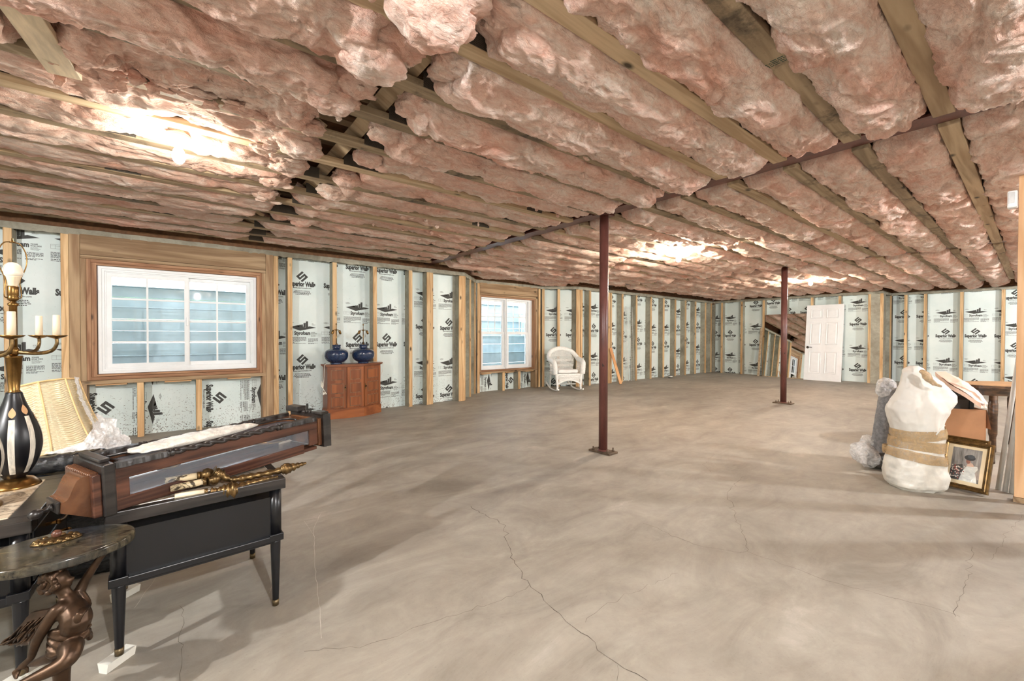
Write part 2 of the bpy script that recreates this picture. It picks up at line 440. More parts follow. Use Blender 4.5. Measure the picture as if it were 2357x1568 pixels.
CRACKS = [([(1.614, 2.515), (1.622, 2.117), (1.449, 1.841), (1.381, 1.671), (1.327, 1.521), (1.296, 1.284), (1.271, 1.089), (1.259, 0.934), (1.288, 0.844)], 0.006), ([(1.327, 1.521), (1.076, 1.532), (0.823, 1.587), (0.577, 1.623), (0.368, 1.746)], 0.003), ([(3.807, 1.576), (3.501, 1.525), (3.283, 1.462), (2.994, 1.288), (2.789, 1.159), (2.512, 1.003), (2.45, 1.052), (2.346, 1.227), (2.352, 1.581)], 0.004), ([(2.512, 1.003), (2.51, 0.833), (2.542, 0.562), (2.632, 0.342), (2.653, 0.194)], 0.003), ([(3.59, 0.215), (3.11, 0.206), (2.821, 0.213), (2.638, 0.205)], 0.003), ([(0.002, 2.4), (-0.005, 2.192), (0.001, 2.036), (-0.006, 1.866)], 0.0025), ([(1.339, 1.196), (1.635, 1.191), (1.996, 1.135)], 0.002), ([(4.329, 2.062), (3.882, 1.951), (3.697, 1.779)], 0.002), ([(1.259, 0.934), (1.203, 0.911)], 0.002), ([(4.58, 0.04), (3.997, 0.096), (3.455, 0.142)], 0.002)]
for i, (pts, w) in enumerate(CRACKS): crack(pts, w, i)
SCR = [([(0.756, 3.05), (0.657, 2.839), (0.555, 2.376), (0.481, 1.983), (0.439, 1.778)], 0.004), ([(-0.084, 2.802), (-0.141, 2.594), (-0.165, 2.494)], 0.003), ([(0.631, 2.978), (0.631, 2.749)], 0.003), ([(0.378, 2.412), (0.325, 2.247)], 0.003)]
for i, (pts, w) in enumerate(SCR): crack(pts, w, 50 + i, M_SCRATCH, 0.004).name = 'scratch'
# ------------------------------------------------------------------ printed lettering on the foam boards
def lines_block(mb, x0, x1, y1, n, lh, th, rnd, ragged=True):
    for i in range(n):
        y = y1 - i * lh; x = x0; xe = x1 if (not ragged or i < n - 1) else x0 + (x1 - x0) * rnd.uniform(.4, .9)
        while x < xe - .004:
            w = rnd.uniform(.008, .026); w = min(w, xe - x)
            mb.poly([(x, y, 0), (x + w, y, 0), (x + w, y + th, 0), (x, y + th, 0)]); x += w + .004
def text_to(mb, txt, cx, cy, h, width, bold=0.0):
    v, f = text_mesh(txt, 1.0, 1.0, bold)
    xs = [p[0] for p in v]; ys = [p[1] for p in v]; w = max(xs) - min(xs); mx = (max(xs) + min(xs)) / 2
    cap = 0.70; k = h / cap; sx = width / w
    mb.add([((p[0] - mx) * sx + cx, p[1] * k + cy, 0) for p in v], f)
def print_superior():
    rnd = random.Random(3); mb = MB(); mb.cur = 0
    text_to(mb, 'Superior Walls', 0, 0, .068, .366, 0.06)
    text_to(mb, 'www.superiorwalls.com', .0, -.056, .020, .25, 0.02)
    s = .058; c, d = (0, .112), math.sqrt(.5)
    def q(a, b): return (c[0] + (a - b) * d * s, c[1] + (a + b) * d * s, 0)
    def rc_(a0, a1, b0, b1): mb.poly([q(a0, b0), q(a1, b0), q(a1, b1), q(a0, b1)])
    rc_(-1, 1, .5, 1); rc_(-1, -.5, .22, .5)
    mb.cur = 1
    rc_(-1, 1, -.22, .22); rc_(.5, 1, -.5, -.22); rc_(-1, 1, -1, -.5)
    mb.cur = 0
    for i, w in enumerate((.10, .115, .12, .09)):
        lines_block(mb, -w, w, -.104 - i * .018, 1, .02, .009, rnd, False)
    return mb
def print_styro():
    rnd = random.Random(5); mb = MB(); mb.cur = 0
    text_to(mb, 'Styrofoam', 0, 0, .052, .22, 0.045)
    # the little city on its dark ground
    mb.cur = 1
    mb.poly([(-.185, .095, 0), (-.03, .038, 0), (.19, .085, 0), (.10, .105, 0), (.03, .085, 0), (-.06, .118, 0)])
    mb.poly([(-.10, .112, 0), (-.02, .125, 0), (-.02, .12, 0), (.03, .10, 0), (-.03, .092, 0)])
    for x, w, h in ((.055, .016, .175), (.022, .016, .15), (-.01, .012, .128), (-.035, .012, .122)):
        mb.cur = 0; mb.poly([(x + w, .09, .0001), (x + w * 1.5, .092, .0001), (x + w * 1.5, h + .004, .0001), (x - w * .3, h + .006, .0001), (x, h, .0001), (x + w, h - .003, .0001)])
        mb.cur = 2; mb.poly([(x - w * .4, .088, .0002), (x + w, .086, .0002), (x + w, h - .004, .0002), (x - w * .4, h, .0002)])
    mb.cur = 0
    mb.cur = 0
    for r, e in ((1, .78),):
        o = [(-.19, .158), (-.15, .171), (-.11, .158), (-.15, .145)]
        i = [(-.15 + (a + .15) * e, .158 + (b - .158) * e) for a, b in o]
        for k in range(4):
            l = (k + 1) % 4; mb.poly([(*o[k], 0), (*i[k], 0), (*i[l], 0), (*o[l], 0)])
    text_to(mb, 'DOW', -.15, .158, .009, .035, .02)
    mb.cur = 1
    text_to(mb, 'SQUARE', .148, .012, .013, .054, .03); text_to(mb, 'EDGE WIDE', .162, -.008, .013, .082, .03)
    for k, (t, w) in enumerate((('EXTRUDED', .055), ('POLYSTYRENE', .072), ('INSULATION', .06))): text_to(mb, t, .121 + w / 2, -.026 - k * .012, .007, w, .02)
    text_to(mb, 'WARRANTY', .155, .125, .009, .05, .02); text_to(mb, '15', .142, .142, .013, .02, .02)
    for x0, x1, y0, y1 in ((-.215, -.125, -.018, .03),):
        t = .0015
        for r in ((x0, x1, y0, y0 + t), (x0, x1, y1 - t, y1), (x0, x0 + t, y0, y1), (x1 - t, x1, y0, y1), (x0, x1, y0 + .03, y0 + .0315), (-.18, -.1785, y0, y1)):
            mb.poly([(r[0], r[2], 0), (r[1], r[2], 0), (r[1], r[3], 0), (r[0], r[3], 0)])
    lines_block(mb, -.215, .055, -.062, 6, .0115, .006, rnd); lines_block(mb, -.215, -.03, -.140, 1, .01, .007, rnd); lines_block(mb, -.215, .055, -.156, 1, .01, .006, rnd, False)
    lines_block(mb, .08, .215, -.085, 5, .0115, .006, rnd); lines_block(mb, .08, .215, -.150, 2, .011, .006, rnd)
    return mb
PS, PT_ = print_superior(), print_styro()
def clip_print(mb, M, s0, s1, z0, z1):
    bm = bmesh.new(); me = mb.mesh('p'); bm.from_mesh(me); bpy.data.meshes.remove(me); bm.transform(M)
    for co, no in (((s0, 0, 0), (-1, 0, 0)), ((s1, 0, 0), (1, 0, 0)), ((0, z0, 0), (0, -1, 0)), ((0, z1, 0), (0, 1, 0))):
        bmesh.ops.bisect_plane(bm, geom=bm.verts[:] + bm.edges[:] + bm.faces[:], plane_co=co, plane_no=no, clear_outer=True)
    if not bm.faces: bm.free(); return None
    out = bpy.data.meshes.new('printed_lettering'); bm.to_mesh(out); bm.free(); return out
TF = .17     # depth of the foam face behind the stud faces
def add_prints(panel, s0, s1, z0, z1, cx, zs, vert=False):
    """cx, zs: where 'Superior Walls' sits; the print repeats every .484 x 1.235 m"""
    K = Matrix(((1, 0, 0, 0), (0, 0, -1, TF - .0009), (0, 1, 0, 0), (0, 0, 0, 1)))
    for which, dz in ((PS, 0.0), (PT_, 0.505)):
        for i in range(-3, 4):
            for j in range(-3, 4):
                if vert:
                    # sheets stood on end: text reads downward
                    px, pz = cx + dz + i * 1.235, zs + j * .484
                    if not (s0 - .25 < px < s1 + .25 and z0 - .25 < pz < z1 + .25): continue
                    Mx = T(px, pz, 0) @ Rz(-PI / 2)
                else:
                    px, pz = cx + i * .484, zs + dz + j * 1.235
                    if not (s0 - .25 < px < s1 + .25 and z0 - .22 < pz < z1 + .22): continue
                    Mx = T(px, pz, 0)
                me = clip_print(which, Mx, s0 + .002, s1 - .002, z0, z1)
                if me is None: continue
                me.transform(K); put('printed_lettering', me, [M_INK, M_INKG, M_FOAM], panel)

# ------------------------------------------------------------------ precast wall segments
BEAM = 2.33
def wall_seg(name, origin, along, s0, s1, ribs, bays, zt=2.40, holes=(), label=None, ribw=.06, beam=BEAM, dirty=False, ext=(.3, .3)):
    """local frame: x along the wall, y outward, z up; y=0 is the stud face"""
    ang = math.atan2(along[1], along[0]); m = MB()
    def backing(a, b, c, d): m.box(a, b, .20, .30, c, d)
    if holes:
        x = s0
        for (h0, h1, z0, z1) in sorted(holes):
            backing(x, h0, 0, zt); backing(h0, h1, 0, z0); backing(h0, h1, z1, zt); x = h1
        backing(x, s1, 0, zt)
    else: backing(s0 - ext[0], s1 + ext[1], 0, zt)
    # top bond beam with a slanted soffit, lumpy lower arris
    rnd = random.Random(hash(name) % 999 if False else len(name) * 7 + int(s1 * 10))
    n = max(2, int((s1 - s0) / .05)); A = []; B = []; Cc = []; Dd = []
    for i in range(n + 1):
        x = s0 + (s1 - s0) * i / n; j = rnd.uniform(-.010, .008); k = rnd.uniform(-.004, .004)
        A.append((x, .0 + k, zt - abs(k))); B.append((x, .004 + k, beam + j)); Cc.append((x, .20, beam + .02)); Dd.append((x, .20, zt))
    m.grid([A, B, Cc, Dd], smooth=False)
    w = struct(m.build(name, M_CONC, None, (origin[0], origin[1], 0), (0, 0, ang), fix=True), label)
    for r in ribs:
        c, top = (r if isinstance(r, tuple) else (r, beam))
        mb = MB(); mb.box(c - ribw / 2, c + ribw / 2, .026, .2, 0, top)
        mb.cur = 1
        for z in (.3, .62, .95, 1.27, 1.6, 1.92, 2.2):
            if z > top - .1: continue
            for sg in (-1, 1):
                mb.add([(c + sg * (ribw / 2 + .001), .095 + .014 * math.cos(a * PI / 4), z + .014 * math.sin(a * PI / 4)) for a in range(8)], [tuple(range(8))])
        rb = mb.build('concrete_rib', [M_CONC, M_CRACK], w)
        mb = MB(); mb.cbox((c, .012, top / 2), (ribw, .026, top - .004), bev=.003)
        mb.build('nailer', M_NAIL, rb)
    for b in bays:
        a0, a1, z0, z1, cx, zs = b[:6]; vert = len(b) > 6
        mb = MB(); mb.box(a0, a1, TF, .2, z0, z1)
        p = mb.build('foam_panel', M_FOAMD if dirty else M_FOAM, w)
        if cx is not None: add_prints(p, a0, a1, z0, z1, cx, zs, vert)
    return w

W1 = (-.868, .934)     # rough opening of the big window between the posts
rl = [-3.25, -2.64, -2.03, -1.395, -.987, 1.057, 1.235, 1.845, 2.466, 3.082, 3.416, 3.476, 4.07, 4.13]
def bays_between(rb, lo, hi, prints, zt=BEAM + .02, w=.03):
    e = [lo] + sum([[r - w, r + w] for r in rb], []) + [hi]; out = []
    for i in range(0, len(e), 2):
        if e[i + 1] - e[i] > .02:
            c = (e[i] + e[i + 1]) / 2; pr = min(prints, key=lambda q: abs(q[0] - c)) if prints else (None, None)
            out.append((e[i], e[i + 1], 0, zt, pr[0], pr[1]))
    return out
pr = [(-3.0, 1.2), (-2.4, .9), (-1.86, 1.5), (-1.386, 1.689), (1.05, .6), (1.428, .744), (2.24, 1.069), (2.726, 1.066), (3.437, .14), (3.92, .122)]
bl = [b for b in bays_between(rl, XW0, 4.16, pr) if not (b[0] > -1.0 and b[1] < 1.05)]
bl += [(W1[0] + .03, -.40, 0, .655, -.80, .36, 1), (-.345, .16, 0, .655, -.86, .30, 1), (.215, W1[1] - .03, 0, .655, .30, .38, 1)]
wall_left = wall_seg('wall_left', (0, YL), (1, 0), XW0, 4.16, [r for r in rl] + [(-.372, .655), (.187, .655)], bl, holes=[(-.80, .88, .70, 2.08)], label='precast basement wall with foam boards around the wide window', dirty=True)
# far wall beyond the bay
rr = [7.48, 7.56, 7.87, 8.60, 8.68, 9.16, 9.78, 10.47, 11.12, 11.76, 12.35, 12.96, 13.61, 14.0]
wall_far = wall_seg('wall_far', (0, YR), (1, 0), 7.44, XB, rr, bays_between(rr, 7.5, XB, [(8.2, 1.35), (8.9, .9), (9.4, 1.2), (10.1, 1.0), (10.81, .886), (11.5, .9), (12.2, 1.4), (12.7, 1.0), (13.4, 1.5), (13.9, 1.1)]), ext=(0, .3), label='long precast wall with concrete ribs receding past the bay')
# back wall: s runs toward -Y
rb = [YR - y for y in (6.52, 5.895, 5.25, 4.64, 3.99, 3.35, 2.72, 2.48)]
wall_back = wall_seg('wall_back', (XB, YR), (0, -1), 0, YR - 2.45, rb, bays_between(rb, 0, YR - 2.45, [(YR - a, b) for a, b in ((6.812, 1.236), (6.317, 1.236), (5.537, .945), (5.041, 2.237), (4.144, 1.916), (3.5, 1.916), (2.987, .317), (2.491, 1.607))]), ext=(.3, 0), label='end wall of foam boards and pine nailers behind the leaning door')
wall_ret = wall_seg('wall_return', (XB, 2.45), (1, 0), .0, 1.0, [.03, .97], bays_between([.03, .97], 0, 1.0, [(.6, .6)]), ext=(0, .3), label='short concrete return wall beside the recess')
rc = [2.45 - y for y in (2.167, 1.795, 1.153, .486, -.13, -.74, -1.35)]
wall_recess = wall_seg('wall_recess', (15.1, 2.45), (0, -1), 0, 2.45 - YW0, rc, bays_between(rc, 0, 2.45 - YW0, [(2.45 - a, b) for a, b in ((2.225, .52), (1.8, .52), (1.439, 1.238), (.928, 1.239), (.3, .9), (-.4, 1.2))]), label='recessed foam-board wall behind the stored furniture')
# bay
def dirn(a, b): return ((b[0] - a[0]), (b[1] - a[1])), math.hypot(b[0] - a[0], b[1] - a[1])
A0, A1, A2, A3 = (4.16, YL), (4.86, YB), (6.74, YB), (7.45, YR)
d, L = dirn(A0, A1)
wall_bl = wall_seg('wall_bay_left', A0, d, 0, L, [.04, .5, L - .04], bays_between([.04, .5, L - .04], 0, L, []), ext=(0, .12), label='angled left side of the window bay')
d, L = dirn(A2, A3)
wall_br = wall_seg('wall_bay_right', A2, d, 0, L, [.03, .40, L - .03], bays_between([.03, .40, L - .03], 0, L, [(.30, 1.24)]), ext=(.12, 0), label='angled right side of the window bay behind the rocker', dirty=True)
W2 = (5.0, 6.46)
wall_bay = wall_seg('wall_bay', (0, YB), (1, 0), A1[0], A2[0], [4.93, 6.66] + [(5.60, .41), (6.05, .41)], [(4.98, 5.56, 0, .41, 4.72, .2, 1), (5.64, 6.01, 0, .41, 5.82, .2, 1), (6.09, 6.62, 0, .41, 5.85, .2, 1)], holes=[(4.97, 6.50, .46, 2.06)], label='front of the bay holding the double window')
# walls behind the viewer close the room
wall_near = wall_seg('wall_near', (XW0, YW0), (0, 1), 0, YL - YW0, [i * .61 + .3 for i in range(16)], bays_between([i * .61 + .3 for i in range(16)], 0, YL - YW0, []), label='foam-board wall at the near end')
wall_right = wall_seg('wall_right', (15.1, YW0), (-1, 0), 0, 15.1 - XW0, [i * .61 + .3 for i in range(30)], bays_between([i * .61 + .3 for i in range(30)], 0, 15.1 - XW0, []), label='foam-board wall along the right side')

# ------------------------------------------------------------------ window joinery
def board(parent, name, x0, x1, y0, y1, z0, z1, mat, bev=.002):
    mb = MB(); mb.cbox(((x0 + x1) / 2, (y0 + y1) / 2, (z0 + z1) / 2), (x1 - x0, y1 - y0, z1 - z0), bev=bev); return mb.build(name, mat, parent)
# framing round the big window (lumber belongs to the wall)
P = wall_left
board(P, 'window_post', -.955, -.870, -.002, .17, .0, 2.335, M_LUM); board(P, 'window_post', .934, 1.024, -.002, .17, .0, 2.335, M_LUM)
board(P, 'header_beam', -.868, .932, .0, .17, 2.118, 2.345, M_LUMX); board(P, 'header_plate', -.868, .932, .0, .17, 2.078, 2.115, M_LUMX)
board(P, 'trimmer_stud', -.868, -.822, .0, .17, .0, 2.076, M_LUM); board(P, 'trimmer_stud', .888, .932, .0, .17, .0, 2.076, M_LUM)
board(P, 'sill_plate', -.868, .932, -.01, .17, .655, .700, M_LUMX)
for a in (-.62, -.02, .62): board(P, 'shim', a - .13, a + .13, -.03, .1, .640, .653, M_NAILX, .001)
def window_box(P, x0, x1, z0, z1, name, label, y):
    """reddish jamb boards around the unit"""
    e = bpy.data.objects.new(name, None); COL.objects.link(e); struct(e, label); e.location = (0, y, 0); return e
w1 = window_box(None, -.735, .815, .77, 2.01, 'window_1', 'wide white sliding window with grilles', YL)
for x0, x1, z0, z1, mt in ((-.822, -.784, .702, 2.076, M_JAMBZ), (-.782, -.740, .74, 2.038, M_JAMBZ), (.828, .862, .74, 2.038, M_JAMBZ), (.864, .888, .702, 2.076, M_JAMBZ),
                           (-.784, .864, .702, .738, M_JAMBX), (-.784, .864, 2.040, 2.076, M_JAMBX), (-.74, .828, .742, .766, M_JAMBX), (-.74, .828, 2.014, 2.038, M_JAMBX)):
    board(w1, 'jamb_board', x0, x1, .01, .17, z0, z1, mt)
def ring(mb, x0, x1, z0, z1, t, y0, y1):
    mb.box(x0, x1, y0, y1, z0, z0 + t); mb.box(x0, x1, y0, y1, z1 - t, z1); mb.box(x0, x0 + t, y0, y1, z0 + t, z1 - t); mb.box(x1 - t, x1, y0, y1, z0 + t, z1 - t)
mb = MB(); ring(mb, -.733, .823, .770, 2.010, .03, .045, .17); ring(mb, -.703, .793, .800, 1.980, .022, .06, .17); ring(mb, -.681, .771, .822, 1.958, .014, .075, .17)
mb.build('frame', M_VINYL, w1)
def sash(P, x0, x1, z0, z1, y, rail, nx, nz, handle=False, glassy=True):
    mb = MB(); ring(mb, x0, x1, z0, z1, rail, y, y + .03); s = mb.build('sash', M_VINYL, P)
    a0, a1, b0, b1 = x0 + rail, x1 - rail, z0 + rail, z1 - rail
    if nx + nz:
        for i in range(1, nx): 
            x = a0 + (a1 - a0) * (i / nx if nx != 2 else .47); board(s, 'muntin', x - .010, x + .010, y + .008, y + .020, b0, b1, M_VINYL, .002)
        for i in range(1, nz): z = b0 + (b1 - b0) * i / nz; board(s, 'muntin', a0, a1, y + .0085, y + .0195, z - .010, z + .010, M_VINYL, .002)
    mb = MB(); mb.box(a0, a1, y + .0205, y + .024, b0, b1); mb.build('pane', M_GLASS, s)
    if handle: board(s, 'latch', handle - .012, handle + .012, y - .018, y, (z0 + z1) / 2 - .055, (z0 + z1) / 2 + .055, M_VINYL, .005)
    return s
sash(w1, -.667, .09, .836, 1.944, .085, .045, 2, 4, .075); sash(w1, .055, .757, .836, 1.944, .120, .045, 2, 4, .745)
# double window in the bay
P = wall_bay
board(P, 'window_post', 4.90, 4.965, -.002, .17, 0, 2.335, M_LUM) if False else None
board(P, 'header_beam', 4.965, 6.60, .0, .17, 2.13, 2.345, M_LUMX); board(P, 'header_plate', 4.965, 6.56, .0, .17, 2.085, 2.125, M_LUMX)
board(P, 'trimmer_stud', 4.96, 4.985, .0, .17, .45, 2.085, M_LUM); board(P, 'trimmer_stud', 6.53, 6.60, .0, .17, .0, 2.085, M_LUM)
board(P, 'sill_plate', 4.96, 6.58, -.01, .17, .41, .445, M_LUMX)
for a in (5.12, 5.75, 6.33): board(P, 'shim', a - .12, a + .12, -.03, .1, .397, .409, M_NAILX, .001)
w2 = window_box(None, 0, 0, 0, 0, 'window_2', 'pair of white double-hung windows in the bay', YB)
for x0, x1, z0, z1, mt in ((4.985, 5.005, .445, 2.085, M_JAMBZ), (6.50, 6.53, .445, 2.085, M_JAMBZ), (5.005, 6.50, .447, .478, M_JAMBX), (5.005, 6.50, 2.050, 2.083, M_JAMBX)):
    board(w2, 'jamb_board', x0, x1, .01, .2, z0, z1, mt)
mb = MB(); ring(mb, 5.01, 5.70, .482, 2.046, .03, .06, .2); ring(mb, 5.715, 6.40, .482, 2.046, .03, .06, .2); mb.box(6.40, 6.50, .1, .19, .482, 2.046); mb.build('frame', M_VINYL, w2)
for a, b in ((5.04, 5.67), (5.745, 6.37)):
    sash(w2, a, b, .512, 1.30, .085, .055, 0, 0); sash(w2, a, b, 1.265, 2.016, .118, .045, 3, 2)
    board(w2, 'sash_lock', (a + b) / 2 - .05, (a + b) / 2 + .05, .07, .1, 1.30, 1.318, M_VINYL, .004)

# ------------------------------------------------------------------ window wells and the lawn outside
def well(name, label, x0, x1, y0, steps, bot):
    e = thing(name, label, 'window well', ((x0 + x1) / 2, y0, 0), 0); cx = (x0 + x1) / 2
    for i, (ys, z0, z1) in enumerate(steps):
        for k in range(2):
            za, zb = z0 + (z1 - z0) * k / 2, z0 + (z1 - z0) * (k + 1) / 2
            board(e, 'well_panel', x0 - cx, x1 - cx, ys, ys + .05, za, zb - .006, M_WELL, .004)
            for s_ in (-1, 1):
                xs = (x1 - cx - .05 if s_ > 0 else x0 - cx)
                board(e, 'side_panel', xs + (i * .03) * s_, xs + .05 + i * .03 * s_, .33, ys, za, zb - .006, M_WELL, .004)
        board(e, 'ledge', x0 - cx, x1 - cx, ys - .02, ys + .17, z1 - .004, z1 + .012, M_WELL, .003)
    mb = MB(); mb.box(x0 - cx - .2, x1 - cx + .2, .31, steps[-1][0] + .2, bot - .1, bot); mb.build('gravel_base', simple(name + '_gravel', (110, 112, 112), .9, var=.4, vscale=60, bump=.8), e)
    return e
well('window_well', 'tiered pale blue window well outside the wide sliding window', -1.6, 1.75, YL, [(1.0, .55, .93), (1.12, .94, 1.28), (1.24, 1.29, 1.60), (1.36, 1.61, 1.90)], .56)
well('window_well', 'deep pale blue window well outside the bay window', 4.5, 7.1, YB, [(.95, .30, .80), (1.07, .81, 1.22), (1.19, 1.23, 1.58), (1.31, 1.59, 2.0)], .30)
M_LAWN = simple('lawn_grass', (126, 146, 86), .9, var=.4, vscale=30, bump=.8, bscale=200)
m = MB(); m.box(-9, 22, 8.86, 30, 1.7, 1.83); m.box(-9, 4.3, 8.25, 8.86, 1.7, 1.83); m.box(7.35, 22, 7.3, 8.86, 1.7, 1.83)
m.build('lawn', M_LAWN)['kind'] = 'structure'
rnd = random.Random(4); mb = MB()
for i in range(900):
    x, y = rnd.uniform(-1.6, .1), 8.3 + rnd.random() * .5; h = rnd.uniform(.05, .16); a = rnd.uniform(-.06, .06)
    mb.add([(x, y, 1.82), (x + .006, y, 1.82), (x + a, y - rnd.random() * .06, 1.82 + h)], [(0, 1, 2)])
g = mb.build('grass', M_LAWN); g['kind'] = 'stuff'; tag(g, 'tuft of green grass at the rim of the wide window well', 'grass')
# right-hand stud partition
part = bpy.data.objects.new('wall_partition', None); COL.objects.link(part); struct(part, 'open stud framing at the right edge'); part.location = (4.815, .09, 0)
M_STUD = wood('new_stud_lumber', (232, 192, 150), (206, 158, 112), 2, .7, .6, ring=5)
for i in range(6):
    board(part, 'stud', 0, .038, -.089 - i * .406, -.0 - i * .406, .04, 2.42, M_STUD)
board(part, 'bottom_plate', -.006, .092, -2.3, .004, 0, .038, M_LUMX); board(part, 'top_plate', -.003, .089, -2.3, .0, 2.424, 2.462, M_JAMBX)
# ------------------------------------------------------------------ ceiling: trusses, batts, beams
ZJ, WJ, SP, Y0J = 2.4646, .089, .4094, .2908
SUBZ = 2.83
m = MB(); m.box(XW0 - .3, 15.4, YW0 - .3, 7.8, SUBZ, SUBZ + .03)
ceiling = struct(m.build('ceiling', M_SUB), 'dark subfloor boards above the trusses')
# sill plates and rim boards on the wall heads
def rim(name, x0, x1, y0, y1):
    mb = MB(); mb.box(x0, x1, y0, y1, 2.405, 2.45); mb.box((x0 + (x1 - x0) * .3) if x1 - x0 < .4 else x0, x1, (y0 + (y1 - y0) * .3) if y1 - y0 < .4 else y0, y1, 2.45, SUBZ)
    struct(mb.build(name, M_SUB), 'dark wooden sill and rim board on the wall head')
m = MB(); m.box(7.3, 7.75, 7.02, 7.3, 2.401, SUBZ); m.box(3.95, 4.2, 6.86, 7.1, 2.401, SUBZ); m.box(XB + .05, XB + .4, YR + .05, YR + .4, 2.3, SUBZ); m.box(15.15, 15.5, 2.5, 2.8, 2.3, SUBZ)  # unseen blocks added to stop light leaking in at the wall corners
struct(m.build('light_leak_blocks', M_SUB), 'added corner blocks closing light leaks at the wall heads')
rim('trim_1', XW0, 4.3, YL + .04, YL + .24); rim('trim_2', 7.3, XB + .2, YR + .04, YR + .24); rim('trim_3', XB + .04, XB + .24, 2.6, YR)
rim('trim_4', 15.14, 15.34, YW0, 2.6); rim('trim_5', 4.2, 7.4, YB + .04, YB + .24); rim('trim_6', XB, 15.3, 2.49, 2.69)
rim('trim_7', XW0 - .24, XW0 - .04, YW0, YL); rim('trim_8', XW0, 15.3, YW0 - .24, YW0 - .04)
for nm, a, b in (('trim_9', A0, A1), ('trim_10', A2, A3)):
    d, L = dirn(a, b); mb = MB(); mb.box(-.05, L + .05, .04, .24, 2.405, 2.45); mb.box(-.05, L + .05, .1, .24, 2.45, SUBZ)
    struct(mb.build(nm, M_SUB, None, (a[0], a[1], 0), (0, 0, math.atan2(d[1], d[0]))), 'dark sill board over the angled side of the bay')

KMIN, KMAX = -9, 15
def ordk(k): return ORD[KMAX - k]
SPANS = {'near': (-3.55, 3.364, 'before the near steel beam'), 'mid': (3.549, 8.475, 'between the two steel beams'), 'far': (8.665, 14.0, 'beyond the second steel beam')}
def truss(k, span, kind):
    xa, xb, where = span; y = Y0J + k * SP; L = xb - xa; rnd = random.Random(k * 31 + int(xa * 10))
    nth = 'over the bay window' if k > KMAX else '%s from the wide-window wall' % ordk(k)
    if k == KMAX + 1: nth = 'first row over the bay window'
    if k == KMAX + 2: nth = 'last row over the bay window'
    e = thing('floor_truss', 'pine floor truss %s, %s' % (where, nth), 'truss', (xa, y, ZJ), 0, 'floor trusses ' + where)
    mat = M_CHORDD if rnd.random() < .42 else M_CHORD
    if kind == 'near' and k in (4, 5, 6): mat = M_CHORDD
    mb = MB(); mb.cbox((L / 2, WJ / 2, .019), (L, WJ, .038), bev=.003); mb.build('bottom_chord', mat, e)
    mb = MB(); mb.box(0, L, 0, WJ, SUBZ - .04 - ZJ, SUBZ - .002 - ZJ); mb.build('top_chord', M_CHORD, e)
    if kind == 'near':
        if -2 <= k <= 13:
            x = L - .35
            while x > 1.3:
                for dx in (-.52, ):
                    a = Vector((x, WJ / 2, .04)); b = Vector((x + dx, WJ / 2, .325)); d = b - a
                    mb = MB(); mb.cbox((d.length / 2, 0, 0), (d.length, WJ, .036)); mb.build('web', M_CHORD, e).matrix_local = frame(a, d, (0, 1, 0))
                x -= 1.15
    xs = [L - .62 - rnd.random() * .2, L - 2.55 + rnd.uniform(-.15, .15), L - 3.75 + rnd.uniform(-.2, .2)] if kind == 'near' else [.9 + rnd.random(), 2.5 + rnd.random(), 3.9 + rnd.random() * .5]
    for x in xs:
        w = rnd.uniform(.17, .28)
        mb = MB(); mb.box(x, x + w, -.0025, -.0002, .004, .085); mb.build('gusset_plate', M_PLATE, e)
    return e
for k in range(KMIN, KMAX + 1):
    truss(k, SPANS['near'], 'near')
    truss(k, SPANS['mid'], 'mid')
    truss(k, SPANS['far'], 'far')
for k in (KMAX + 1, KMAX + 2): truss(k, (4.55, 7.3, SPANS['mid'][2]), 'mid')

# lateral ribbons through the trusses
mb = MB(); mb.box(-.045, .045, .9, 4.7, 0, .036); b = tag(mb.build('lateral_brace', M_CHORD, None, (.90, 0, ZJ + .075), (0, .5, 0)), 'long pine brace running across the trusses through the insulation gaps', 'brace')
mb = MB(); mb.cbox((0, .18, .0), (.115, .50, .03), bev=.003); tag(mb.build('cross_brace', simple('pale_planed_board', (214, 196, 168), .6, var=.12, vscale=5, stretch=(6, 1, 6)), None, (-.46, 2.44, ZJ - .013), (0, 0, -.10)), 'pale flat board nailed across two trusses near the lit bulb', 'brace')

